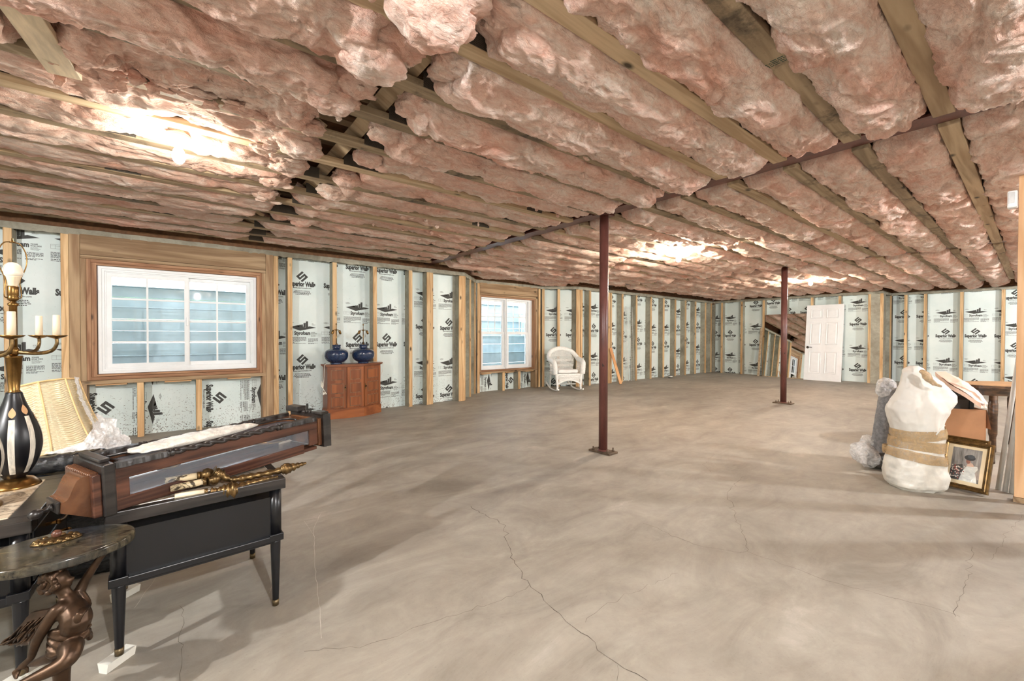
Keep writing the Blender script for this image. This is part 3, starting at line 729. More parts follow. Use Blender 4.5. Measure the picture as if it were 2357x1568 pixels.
# insulation batts ---------------------------------------------------
def batt_mesh(name, x0, x1, yc, hw, dx, nv, seed, sag=.05, lift=None, shaggy=1.0):
    nu = max(8, int((x1 - x0) / dx)); u = np.linspace(0, 1, nu); x = x0 + (x1 - x0) * u
    t = np.linspace(-1, 1, nv); X, TT = np.meshgrid(x, t, indexing='ij')
    th = TT * (PI / 2) * 1.12
    o = seed * 7.31
    n1 = vnoise(x * .9 + o, x * 0 + 1.5, x * 0 + o)[:, None]; n2 = vnoise(x * 2.6 + o, x * 0 + 4.5, x * 0)[:, None]
    b = sag + .035 * n1 + .022 * n2
    e = np.minimum(u, 1 - u)[:, None] * (x1 - x0); ee = np.clip(e / .09, 0, 1); ee = ee * ee * (3 - 2 * ee)
    edge = .05 + .03 * vnoise(X * 1.4 + o, TT * .6 + 9, X * 0 + o * .3)
    if lift is not None: b = b - lift(x)[:, None]
    depth = np.maximum(edge + b, .04) * (.25 + .75 * ee)
    ww = hw * (1.0 + .05 * n2) 
    Y = yc + ww * np.sin(th) / math.sin(PI / 2 * 1.0) * np.where(np.abs(TT) > .9, 1, 1)
    c = np.cos(th); c = np.sign(c) * np.abs(c) ** .72
    Z = ZJ + edge - depth * c + (1 - ee) * .05
    V = np.stack([X, Y, Z], -1)
    gu = np.gradient(V, axis=0); gv = np.gradient(V, axis=1); nrm = np.cross(gu, gv); nrm /= np.linalg.norm(nrm, axis=-1, keepdims=True) + 1e-9
    nrm *= -np.sign((nrm[..., 2:3] * 1)) * 1.0 if False else 1.0
    flipm = nrm[nu // 2, nv // 2, 2] > 0
    if flipm: nrm = -nrm
    # long lazy folds, then fibres
    wx = .10 * fbm(X * 3.1 + o, Y * 5.0, Z * 5.0, 2); wy = .07 * fbm(X * 3.3 + 20 + o, Y * 5.2, Z * 5.0, 2)
    d1 = fbm((X + wx) * 2.6 + o, (Y + wy) * 7.0, Z * 6.0, 3, .55)
    d2 = fbm((X + wx * 1.6) * 7.5 + o, (Y + wy * 1.8) * 16.0, Z * 14.0, 3, .6, ridge=True)
    d3 = fbm((X + wx * 2.2) * 22.0 + o, (Y + wy * 2.4) * 46.0, Z * 40.0, 3, .6, ridge=True)
    crease = -np.clip(.16 - np.abs(fbm((X + wx) * 1.7 + o + 40, (Y + wy * 2) * 3.2, Z * 3, 2)), 0, 1) / .16
    fade = .35 + .65 * np.clip(np.cos(TT * PI / 2) * 1.6, 0, 1)
    disp = (.036 * d1 + .022 * d2 + .0068 * d3 + .026 * crease) * shaggy * fade
    V = V + nrm * disp[..., None]
    V[..., 1] += (.016 * fbm(X * 9 + o, Y * 9 + 3, Z * 9, 2)) * shaggy * fade
    me = grid_mesh(name, V, nu, nv, True, flip=not flipm); return me
NB = 0
def batt(x0, x1, k, dx, nv, label, group, sag=.05, lift=None, shaggy=1.0):
    global NB; NB += 1
    yc = Y0J + k * SP + WJ + (SP - WJ) / 2
    me = batt_mesh('insulation_batt', x0, x1, yc, (SP - WJ) / 2 - .004, dx, nv, NB, sag, lift, shaggy)
    o = put('insulation_batt', me, M_BATT); tag(o, label, 'insulation', group)
    # back side tucked against the subfloor so that the bay reads as filled
    return o
rb_ = random.Random(11)
for k in range(-8, KMAX):
    n = '%s bay from the window wall' % ORD[KMAX - 1 - k]
    fine = -2 <= k <= 5; g = 'pink batts on the camera side of the steel beam'
    dx, nv = (.0075, 58) if fine else ((.016, 30) if k > 5 else (.03, 20))
    xg0 = .70 + rb_.uniform(-.10, .06); xg1 = 1.00 + rb_.uniform(-.03, .12)
    if k >= 9: xg1 = xg0 + rb_.uniform(.06, .14)
    sag = .07 if k <= 5 else -.006
    xs = -.3 if 0 <= k <= 2 else (-2.4 if k > 0 else .6)
    if k == 5:
        batt(xs, -.50, k, dx, nv, 'pink insulation batt left of torn cavity, %s' % n, g, sag)
        batt(-.42, xg0, k, dx, nv, 'ragged torn insulation batt above the lit bulb, %s' % n, g, sag, lambda x: .125 * np.exp(-((x - .12) / .40) ** 4), 1.7)
    elif k < 0:
        batt(xs, 3.34, k, dx, nv, 'pink insulation batt near the viewpoint, %s' % n, g, sag)
        continue
    else:
        batt(xs, xg0, k, dx, nv, 'pink insulation batt left of the truss gap, %s' % n, g, sag, None, 1.25 if 3 <= k <= 8 else 1.0)
    batt(xg1, 3.335, k, dx, nv, 'pink insulation batt ending at the near steel beam, %s' % n, g, sag, None, 1.0)
for k in range(-8, KMAX + 2):
    n = ('%s bay from the window wall' % ORD[KMAX - 1 - k]) if k < KMAX else ('bay over the window recess' if k == KMAX else 'last bay over the window recess')
    xa, xb = (3.57, 8.46) if k < KMAX else (4.5, 7.3)
    dx, nv = (.017, 28) if -1 <= k <= 6 else (.03, 18)
    xm = xa + (xb - xa) * rb_.uniform(.40, .60)
    if k < KMAX:
        batt(xa, xm, k, dx, nv, 'pink insulation batt just past the near beam, %s' % n, 'pink batts between the beams', .036)
        batt(xm + .02, xb, k, dx, nv, 'pink insulation batt just before the second beam, %s' % n, 'pink batts between the beams', .045)
    else:
        batt(xa, xb, k, dx, nv, 'pink insulation batt between beams, %s' % n, 'pink batts between the beams', .05)
for k in range(-8, KMAX):
    n = '%s bay from the window wall' % ORD[KMAX - 1 - k]
    xm = 11.2 + rb_.uniform(-.7, .7)
    batt(8.69, xm, k, .032, 16, 'pink insulation batt just past the second beam, %s' % n, 'pink batts beyond the second beam', .055)
    batt(xm + .02, 14.05 if k > 4 else 15.0, k, .032, 16, 'pink insulation batt reaching the end wall, %s' % n, 'pink batts beyond the second beam', .065)
# loose shreds hanging from torn batts: built with the thing they hang from
def tuft(parent, p, r, seed, sc=(1.3, .9, .8), n=40, m_=26, name='torn_tuft', rough=.38):
    """crumpled lump of fibre"""
    th = np.linspace(-PI / 2, PI / 2, m_); ph = np.linspace(0, 2 * PI, n, endpoint=False); A, B = np.meshgrid(th, ph, indexing='ij')
    dx_, dy_, dz_ = np.cos(A) * np.cos(B), np.cos(A) * np.sin(B), np.sin(A); o = seed * 3.7
    d = 1 + rough * fbm(dx_ * 1.8 + o, dy_ * 1.8, dz_ * 1.8, 3) + .16 * fbm(dx_ * 6 + o, dy_ * 6, dz_ * 6, 3, .6, ridge=True)
    V = np.stack([p[0] + r * sc[0] * d * dx_, p[1] + r * sc[1] * d * dy_, p[2] + r * sc[2] * d * dz_], -1)
    return put(name, grid_mesh(name, V, m_, n, True, closed_v=True), M_BATT, parent)
def shred(parent, p, L, seed, w=.02, lean=(0, 0)):
    L = min(L, .10) * .8; w = min(max(w, .010), .026)
    q = random.Random(seed * 3 + 1)
    o = tuft(parent, (p[0] + lean[0] * .3 + q.uniform(-.03, .03), p[1] + lean[1] * .3 + q.uniform(-.02, .02), p[2] - L * .25), w * q.uniform(.6, 1.15), seed + .37, (q.uniform(1.0, 3.0), q.uniform(.6, 1.0), max(.7, L / (2.4 * w)) * q.uniform(.6, 1.1)), 24, 18, 'torn_shred', .75)
    return o
torn = [o for o in bpy.data.objects if o.name.startswith('insulation_batt') and 'ragged' in o['label']][0]
rs = random.Random(21)
for i in range(26):
    x = -.40 + i * .04 + rs.uniform(-.02, .02); shred(torn, (x, 2.735 + rs.uniform(-.05, .03), ZJ + .01), rs.uniform(.03, .11), i, rs.uniform(.012, .03), (rs.uniform(-.03, .03), rs.uniform(-.02, .05)))
shred(torn, (-.25, 2.80, ZJ + .01), .15, 77, .05, (.02, .10)); shred(torn, (-.24, 2.84, ZJ - .01), .11, 78, .04, (-.05, .06)); tuft(torn, (-.25, 2.81, ZJ - .01), .05, 41, (1, 1, .9)); shred(torn, (-.47, 2.95, ZJ), .09, 79, .016, (.03, .02))
for i, (x, y, r) in enumerate(((-.3, 2.62, .07), (-.33, 2.78, .05), (.45, 2.72, .05), (.30, 2.74, .045), (.62, 2.72, .06))): tuft(torn, (x, y, ZJ + .01), r, i)
bl_ = {o['label']: o for o in bpy.data.objects if o.name.startswith('insulation_batt')}
def bt(txt, k): return bl_['pink insulation batt %s, %s bay from the window wall' % (txt, ORD[KMAX - 1 - k])]
def bay_y(k): return Y0J + k * SP + WJ + (SP - WJ) / 2
for k, lst in {2: [(.72, .0, .13, .10), (.80, -.05, .10, .02)], 3: [(.66, .02, .12, .06), (.74, -.06, .10, .0)], 4: [(.60, .05, .11, .05), (.68, -.05, .09, .0)], 6: [(.62, 0, .11, .02), (.50, .08, .08, -.01)], 7: [(.62, 0, .12, .0), (.55, -.08, .09, -.02)], 8: [(.6, 0, .10, 0)], 9: [(.6, .04, .08, 0)]}.items():
    p = bt('left of the truss gap', k)
    for i, (x, dy, r, dz) in enumerate(lst):
        tuft(p, (x, bay_y(k) + dy, ZJ + .02 - dz), r, k * 5 + i, (1.15, .95, .75))
        for q in range(3): shred(p, (x + rs.uniform(-.06, .08), bay_y(k) + dy + rs.uniform(-.08, .08), ZJ - .03 - dz), rs.uniform(.03, .06), k * 50 + i * 9 + q, rs.uniform(.012, .026), (rs.uniform(-.02, .03), rs.uniform(-.02, .02)))
for k in (6, 7, 8, 9, 10, 11, 12):
    p = bt('ending at the near steel beam', k)
    for i in range(5): shred(p, (rs.uniform(1.0, 3.2), bay_y(k) + rs.uniform(-.11, .11), ZJ + .012), rs.uniform(.03, .09), k * 70 + i, rs.uniform(.006, .016))
    tuft(p, (1.05, bay_y(k) + rs.uniform(-.05, .05), ZJ + .01), rs.uniform(.06, .09), k + 60)
for k in (2, 3, 4, 5):
    p = bt('ending at the near steel beam', k)
    tuft(p, (1.04, bay_y(k) - .02, ZJ + .035), .10, k + 90, (1.2, 1.0, .6))
    for i in range(4): shred(p, (rs.uniform(1.0, 3.3), bay_y(k) + rs.uniform(-.13, .13), ZJ - .05), rs.uniform(.02, .06), k * 90 + i, .008)
# steel beams and columns --------------------------------------------
def beam(x, label, w=.165):
    e = thing('steel_beam', label, 'beam', (x, 0, 2.487), 0); y0, y1 = YW0, 7.0
    mb = MB(); mb.box(-w / 2, w / 2, y0, y1, 0, .014); mb.build('bottom_flange', M_RUST, e)
    mb = MB(); mb.box(-.006, .006, y0, y1, .014, .33); mb.build('web', M_RUST, e)
    mb = MB(); mb.box(-w / 2, w / 2, y0, y1, .328, .34); mb.build('top_flange', M_RUST, e)
    return e
beam(3.4565, 'long rust-brown steel beam carried by the nearer round column'); beam(8.57, 'thin rust-brown steel beam carried by the farther round column')
def column(x, y, r, rot, label, pw, pl):
    e = thing('steel_column', label, 'column', (x, y, 0), rot, 'round steel columns')
    mb = MB(); mb.cbox((0, 0, .010), (pw, pl, .020), bev=.002); bp = mb.build('base_plate', M_STEELW, e)
    mb = MB(); mb.lathe([(r, .02), (r, 2.465)], 28); mb.build('shaft', M_RUST, e)
    mb = MB(); mb.lathe([(r + .012, .02), (r + .004, .03), (r, .034)], 24, cap=False); mb.build('weld_ring', M_RUST, e)
    mb = MB(); mb.cbox((0, 0, .2), (.2, .15, .018)); 
    cp = mb.build('cap_plate', M_RUST, e, (0, 0, 2.476 - .2))
    for sx, sy in ((-1, -1), (1, 1), (-1, 1), (1, -1)):
        mb = MB(); mb.lathe([(.014, .02), (.014, .03), (.007, .03), (.007, .055)], 8, T(sx * pw * .36, sy * pl * .33, 0)); mb.build('anchor_bolt', M_STEELW, bp)
        mb = MB(); mb.lathe([(.013, 0), (.013, .012)], 6, T(sx * .075, sy * .05, 2.452)); mb.build('cap_bolt', M_RUST, cp)
    return e
column(3.468, 2.8185, .0455, math.radians(3), 'nearer rust-brown steel column on a bolted plate, middle of floor', .145, .265)
column(8.568, 2.8475, .049, math.radians(2), 'farther reddish-brown steel column with chipped paint, before the leaning mirror', .17, .30)

# bare bulbs ----------------------------------------------------------
M_PORC = simple('white_porcelain', (236, 232, 222), .3, var=.03)
def emis(name, rgb, s):
    a = N(name); a.base(rgb); a.b.inputs['Emission Color'].default_value = rgb; a.b.inputs['Emission Strength'].default_value = s; return a.m
M_BULB = emis('lit_bulb_glass', (1.0, .93, .82, 1), BULB_POWER)
M_BULB3 = emis('warm_lit_bulb_glass', (1.0, .90, .74, 1), BULB_POWER * 1.25)
M_BULB2 = emis('added_fill_bulb_glass', (.98, .985, 1.0, 1), BULB_POWER * 3.6)  # stronger glow for the added fill bulbs only
def bulb(x, y, label, z=2.445, r=.034, bm_=None):
    e = thing('ceiling_bulb', label, 'light bulb', (x, y, z), 0, 'bare bulbs under the trusses')
    mb = MB(); mb.lathe([(.052, .04), (.052, .016), (.062, .014), (.062, .0), (.058, -.006), (.030, -.010), (.024, -.05), (.022, -.052)], 24); mb.build('lamp_holder', M_PORC, e)
    mb = MB(); mb.lathe([(.014, -.050), (.016, -.062), (.026, -.082), (r, -.112), (r * .97, -.128), (r * .8, -.146), (r * .45, -.159), (.002, -.163)], 20); mb.build('bulb', bm_ or M_BULB, e)
    return e
bulb(.0, 3.322, 'bare lit bulb under torn insulation, above the lying clock', bm_=emis('softer_lit_bulb_glass', (1.0, .92, .80, 1), BULB_POWER * .26))
bulb(5.60, 3.205, 'bare lit bulb between the two steel columns', bm_=M_BULB3)
bulb(10.308, 2.944, 'bare lit bulb near the end wall above the leaning door', bm_=M_BULB3)
bulb(.4, -1.6, 'added fill bulb behind the viewpoint, nearer the camera', bm_=M_BULB2); bulb(6.2, -1.8, 'added fill bulb past the stud partition at right', bm_=M_BULB2)  # unseen bulbs added here and below to even out the brightness
bulb(11.5, -1.6, 'added fill bulb deep in the room at far right', bm_=M_BULB2); bulb(-2.6, 1.2, 'added fill bulb behind the viewpoint at far left', bm_=M_BULB2)
# ------------------------------------------------------------------ materials for the furniture
M_BLACK = simple('black_lacquer', (15, 16, 20), .32, var=.15, vscale=3, bump=.05, bscale=40)
M_BLACKW = wood('worn_black_wood', (52, 47, 44), (28, 25, 24), 0, 1.2, .3, False)
M_BRASS = simple('aged_brass', (132, 100, 56), .30, .95, var=.2, vscale=14)
M_BRONZE = simple('dark_bronze', (72, 54, 40), .38, .7, var=.32, vscale=16)
M_ABRASS = simple('antique_brass', (112, 90, 58), .36, .85, var=.4, vscale=40)
M_FERR = simple('brass_ferrule', (120, 104, 78), .4, .8)
M_BLOCK = simple('white_painted_block', (226, 224, 214), .6, var=.05)
def make_marble(name, base, vein, sc=3.0, amt=.55):
    a = N(name); v = a.coord((sc, sc, sc)); w = a.noise(v, 1.1, 6, .65, 2.4)
    s1 = a.n('ShaderNodeMath', operation='SUBTRACT'); s1.inputs[1].default_value = .5; a.l(w, s1.inputs[0])
    ab = a.n('ShaderNodeMath', operation='ABSOLUTE'); a.l(s1.outputs[0], ab.inputs[0])
    f = a.ramp(ab.outputs[0], [(0.0, (amt, amt, amt, 1)), (.045, (0, 0, 0, 1))])
    g = a.noise(v, 2.6, 5, .6)
    c = a.mix(f, a.ramp(g, [(.3, [x * .90 for x in base]), (.7, base)]), lin(vein)); a.base(c); a.set(Roughness=.16); return a.m
M_MARB = make_marble('cream_marble', (222, 204, 178), (96, 84, 74), 3.2, .75)
def make_darkstone():
    a = N('dark_mottled_stone'); v = a.coord((7, 18, 7), rot=(0, 0, .5)); f = a.noise(v, 1.6, 7, .72, 1.5); g = a.noise(a.coord((3, 3, 3)), 1.3, 3, .5)
    c = a.mix(a.ramp(g, [(.40, (0, 0, 0, 1)), (.6, (1, 1, 1, 1))]), a.ramp(f, [(.35, (22, 24, 28)), (.7, (62, 66, 72))]), a.ramp(f, [(.35, (30, 28, 24)), (.7, (104, 94, 70))]))
    a.base(c); a.set(Roughness=.14); return a.m
M_STONE = make_darkstone()
M_CREAM = simple('cream_silk', (216, 200, 166), .6, var=.05, vscale=6)
M_IVORY = simple('ivory_plastic', (232, 214, 184), .45, var=.04)
M_CLOCK = wood('walnut_clock_case', (98, 62, 46), (58, 34, 26), 0, 1.3, .25, False)
M_CLOCKL = wood('burl_walnut', (120, 80, 52), (84, 52, 34), 1, .5, .22, False)
def make_film(name, rgb, alpha, rough=.12):
    a = N(name); v = a.coord((1, 1, 1)); f = a.noise(v, 22, 6, .75, 1.5)
    a.base(lin(rgb)); a.set(Roughness=rough); a.b.inputs['Specular IOR Level'].default_value = .8
    mr = a.n('ShaderNodeMapRange'); mr.inputs[1].default_value = .3; mr.inputs[2].default_value = .7; mr.inputs[3].default_value = max(0, alpha - .3); mr.inputs[4].default_value = min(1, alpha + .3); a.l(f, mr.inputs[0]); a.l(mr.outputs[0], a.b.inputs['Alpha'])
    a.bump(f, .5, .01); return a.m
M_FILM = make_film('clear_plastic_film', (246, 248, 250), .85, .18)
M_FILMW = make_film('milky_plastic_bag', (240, 234, 222), .78, .2)
M_FILMD = simple('black_stretch_wrap', (34, 34, 36), .16, var=.5, vscale=30, bump=.9, bscale=26, stretch=(1, 1, 4))
def make_clglass():
    a = N('clock_glass'); a.base(lin((200, 210, 222))); a.set(Roughness=.05, Alpha=.10); a.b.inputs['Specular IOR Level'].default_value = 1.0; return a.m
M_CLGLASS = make_clglass()

def remesh(mb, voxel, name, mat, parent=None, smooth=4, disp=None):
    """voxel-fused continuous surface from overlapping tubes and balls"""
    me = mb.mesh('tmp'); o = bpy.data.objects.new('tmp', me); COL.objects.link(o)
    r = o.modifiers.new('r', 'REMESH'); r.mode = 'VOXEL'; r.voxel_size = voxel
    s = o.modifiers.new('s', 'SMOOTH'); s.iterations = smooth; s.factor = .5
    dg = bpy.context.evaluated_depsgraph_get(); out = bpy.data.meshes.new_from_object(o.evaluated_get(dg)); bpy.data.objects.remove(o); bpy.data.meshes.remove(me)
    if disp:
        n = len(out.vertices); co = np.empty(n * 3, np.float32); no = np.empty(n * 3, np.float32)
        out.vertices.foreach_get('co', co); out.vertices.foreach_get('normal', no); co = co.reshape(-1, 3); no = no.reshape(-1, 3)
        co = co + no * disp(co)[:, None].astype(np.float32); out.vertices.foreach_set('co', co.reshape(-1))
    out.polygons.foreach_set('use_smooth', np.full(len(out.polygons), True)); out.update()
    return put(name, out, mat, parent)
def cloth_disp(amp, f, ridge=True, st=(1, 1, 1)):
    return lambda c: amp * fbm(c[:, 0] * f * st[0], c[:, 1] * f * st[1], c[:, 2] * f * st[2], 4, .55, ridge=ridge)

# ------------------------------------------------------------------ black end tables
def end_table(label, loc, rot, W, D, H, blocks, drawer_side=False):
    e = thing('end_table', label, 'table', loc, rot, 'black end tables with marble tops')
    mb = MB(); mb.cbox((W / 2, D / 2, H - .085 - .10), (W - .05, D - .05, .21)); body = mb.build('case', M_BLACK, e)
    fr = .07 if drawer_side else .036
    mb = MB()
    for a in ((0, W, 0, fr), (0, W, D - fr, D), (0, fr, fr, D - fr), (W - fr, W, fr, D - fr)):
        mb.cbox(((a[0] + a[1]) / 2, (a[2] + a[3]) / 2, H - .0225), (a[1] - a[0], a[3] - a[2], .045), bev=.003)
    tf = mb.build('top_frame', M_BLACKW, e)
    mb = MB(); mb.cbox((W / 2, D / 2, H - .015), (W - 2 * fr + .002, D - 2 * fr + .002, .036), bev=.003); mb.build('marble_inset', M_MARB, e)
    for i, (x, y) in enumerate(((.035, .035), (W - .035, .035), (W - .035, D - .035), (.035, D - .035))):
        z0 = .035 if blocks[i] else 0
        mb = MB(); mb.lathe([(.012, z0), (.013, z0 + .03), (.021, H - .285), (.021, H - .28)], 18, T(x, y, 0)); lg = mb.build('leg', M_BLACK, e)
        mb = MB(); mb.lathe([(.0132, z0 + .001), (.0140, z0 + .028)], 18, T(x, y, 0)); mb.build('ferrule', M_FERR, lg)
        mb = MB(); mb.lathe([(.024, H - .25), (.024, H - .045)], 18, T(x, y, 0)); mb.build('corner_post', M_BLACK, e)
        mb = MB(); mb.cbox((x, y, H - .262), (.056, .056, .032), bev=.003); mb.build('collar', M_BLACK, e)
    mb = MB()
    for a in ((.03, W - .03, .008, .03), (.03, W - .03, D - .03, D - .008)): mb.cbox(((a[0] + a[1]) / 2, (a[2] + a[3]) / 2, H - .265), (a[1] - a[0], a[3] - a[2], .026), bev=.003)
    for a in ((.008, .03, .03, D - .03), (W - .03, W - .008, .03, D - .03)): mb.cbox(((a[0] + a[1]) / 2, (a[2] + a[3]) / 2, H - .265), (a[1] - a[0], a[3] - a[2], .026), bev=.003)
    mb.build('lower_rail', M_BLACK, e)
    if drawer_side:
        for z0, z1 in ((H - .150, H - .058), (H - .243, H - .158)):
            mb = MB(); mb.cbox((W - .02, D / 2, (z0 + z1) / 2), (.024, D - .14, z1 - z0), bev=.005); dr = mb.build('drawer', M_BLACK, e)
            zc = (z0 + z1) / 2
            mb = MB(); mb.tube(bez([(W - .01, D / 2 - .09, zc + .01), (W + .025, D / 2 - .085, zc + .012), (W + .03, D / 2, zc), (W + .025, D / 2 + .085, zc + .012), (W - .01, D / 2 + .09, zc + .01)], 6), .006, 8)
            for s_ in (-1, 1): mb.ball((W + .024, D / 2 + s_ * .088, zc + .012), .010)
            mb.build('handle', M_BRASS, dr)
    return e
end_table('black lacquer end table with marble top under the lying clock', (-.215, 2.066, 0), math.radians(3), .585, .60, .577, (1, 0, 0, 1))
end_table('black end table with drawers and brass handles under the gourd lamps', (-.98, 2.165, 0), math.radians(-.6), .575, .635, .577, (0, 1, 0, 0), True)
def block(label, loc, rot, L=.098, w=.046):
    mb = MB(); v = [(-L / 2, -w / 2 * .7, 0), (L / 2, -w / 2 * .7, 0), (L / 2, w / 2 * .7, 0), (-L / 2, w / 2 * .7, 0), (-L / 2, -w / 2, .034), (L / 2, -w / 2, .034), (L / 2, w / 2, .034), (-L / 2, w / 2, .034)]
    mb.add(v, [(0, 3, 2, 1), (4, 5, 6, 7), (0, 1, 5, 4), (1, 2, 6, 5), (2, 3, 7, 6), (3, 0, 4, 7)])
    tag(mb.build('wood_block', M_BLOCK, None, loc, (0, 0, rot)), label, 'block', 'white blocks under table legs')
block('white block under near left leg of the clock table', (-.188, 2.112, 0), .75); block('white block under back left leg of the clock table', (-.205, 2.63, 0), .7)
block('white block under the front leg of the lamp table', (-.44, 2.20, 0), .75)

# ------------------------------------------------------------------ cherub table
ct = thing('cherub_side_table', 'oval dark stone side table held up by a bronze winged cherub', 'table', (-.305, 1.93, 0))
def cp(p): return Vector((p[0] + .305, p[1] - 1.93, p[2]))
def ell(rx, ry, z, n=48): return [(rx * math.cos(2 * PI * i / n), ry * math.sin(2 * PI * i / n), z) for i in range(n)]
mb = MB(); rows = [ell(.172, .127, .520), ell(.180, .135, .523), ell(.181, .136, .530), ell(.181, .136, .543), ell(.179, .134, .549), ell(.174, .129, .550)]
mb.grid(rows, closed_v=True); n0 = len(mb.v); mb.f.append(tuple(range(n0 - 48, n0))); mb.mi.append(0); mb.sm.append(False); mb.f.append(tuple(range(47, -1, -1))); mb.mi.append(0); mb.sm.append(False)
mb.build('oval_top', M_STONE, ct)
mb = MB(); mb.lathe([(.02, .550), (.052, .5505), (.05, .556), (.03, .561), (.012, .564)], 20, T(-.012, .046, 0) @ Matrix.Diagonal((1.15, .6, 1, 1)))
for i in range(14):
    a = i * 2 * PI / 14; mb.ball((-.012 + .046 * math.cos(a), .046 + .026 * math.sin(a), .556), .0085, 8, 6)
fin = mb.build('leaf_rosette', M_ABRASS, ct)
mb = MB(); mb.ball((-.012, .046, .573), .0125, 14, 10); mb.build('wood_knob', simple('brown_knob', (92, 58, 46), .25), fin)
mb = MB(); mb.lathe([(.02, .492), (.060, .496), (.070, .505), (.066, .512), (.074, .520)], 28, T(.02, -.01, 0)); mb.build('support_plate', M_BRONZE, ct)
J = dict(head=(-0.305, 1.88, 0.458), neck=(-0.282, 1.874, 0.409), chest=(-0.271, 1.865, 0.371), belly=(-0.255, 1.839, 0.337), waist=(-0.274, 1.866, 0.298), pelvis=(-0.283, 1.873, 0.257), shR=(-0.263, 1.884, 0.388), elR=(-0.243, 1.894, 0.43), waR=(-0.207, 1.879, 0.497), haR=(-0.19, 1.879, 0.521),
         shL=(-0.297, 1.847, 0.382), elL=(-0.337, 1.853, 0.309), wrL=(-0.354, 1.865, 0.251), hdL=(-0.376, 1.883, 0.225), hipN=(-0.265, 1.82, 0.266), kneeN=(-0.274, 1.789, 0.246), ankN=(-0.352, 1.799, 0.221), toeN=(-0.389, 1.803, 0.21), hipF=(-0.295, 1.907, 0.231), kneeF=(-0.301, 1.924, 0.147), ankF=(-0.295, 1.917, 0.037), footF=(-0.272, 1.835, 0.034), kB=(-0.322, 1.903, 0.216), aB=(-0.371, 1.954, 0.184))
J = {k: cp(v) for k, v in J.items()}
mb = MB()
def limb(*a):
    P = bez([J[k] if isinstance(k, str) else k for k, r in a], 5); R = []
    for i in range(len(a) - 1):
        for k in range(5): R.append(a[i][1] + (a[i + 1][1] - a[i][1]) * k / 5)
    R.append(a[-1][1]); R = [q * .74 for q in R]; mb.tube(P, R, 12)
    for k, r in (a[0], a[-1]): mb.ball(J[k] if isinstance(k, str) else k, r * .725, 12, 8)
limb(('neck', .024), ('chest', .046), ('belly', .052), ('waist', .046), ('pelvis', .048))
limb(('neck', .021), ('shR', .024), ('elR', .018), ('waR', .0135), ('haR', .012)); limb(('chest', .03), ('shL', .025), ('elL', .018), ('wrL', .012))
limb(('wrL', .012), ('hdL', .013)); limb(('pelvis', .045), ('hipN', .042), ('kneeN', .031), ('ankN', .017), ('toeN', .015)); limb(('pelvis', .045), ('hipF', .038), ('kneeF', .030), ('ankF', .02), ('footF', .017))
limb(('pelvis', .03), ('kB', .024), ('aB', .011))
mb.ball(J['head'], .033, 16, 12, sc=(1, 1, 1.12)); limb(('neck', .022), ('head', .024))
hd = J['head']; fwd = Vector((.8, -.15, .1)).normalized()
mb.ball(hd + fwd * .022 + Vector((0, 0, -.010)), .018, 12, 8); mb.ball(hd + fwd * .039 + Vector((0, 0, -.006)), .006, 8, 6); mb.ball(hd + fwd * .031 + Vector((0, 0, -.022)), .008, 8, 6)
for k, (a, L_) in enumerate(((-.5, .020), (-.2, .024), (.1, .023), (.4, .019))):     # fingers of the hanging hand
    b = J['hdL']; mb.tube([b, b + Vector((-.006 - .004 * k, .006, -.012)), b + Vector((-.010 - .002 * k, a * .02, -.016 - L_ * .6))], [.006, .0052, .004], 8)
mb.tube([J['hdL'], J['hdL'] + Vector((.012, -.004, -.010)), J['hdL'] + Vector((.012, -.006, -.022))], [.006, .005, .004], 8)
for k in range(4):
    b = J['haR']; mb.tube([b, b + Vector((.008 + .004 * k, -.010 + .006 * k, .004)), b + Vector((.014 + .004 * k, -.012 + .008 * k, -.004))], [.0065, .0055, .004], 8)
ch = remesh(mb, .0034, 'cherub_figure', M_BRONZE, ct, 3)
mb = MB(); rs2 = random.Random(8)
for i in range(90):
    a, b = rs2.uniform(0, 2 * PI), rs2.uniform(-.75, 1.4); dv = Vector((math.cos(a) * math.cos(b), math.sin(a) * math.cos(b), math.sin(b)))
    if dv.dot(fwd) > .45: continue
    c0 = hd + Vector((dv.x * .033, dv.y * .033, dv.z * .037)); mb.ball(c0, rs2.uniform(.0075, .0115), 8, 6)
remesh(mb, .0022, 'curly_hair', M_BRONZE, ch, 0)
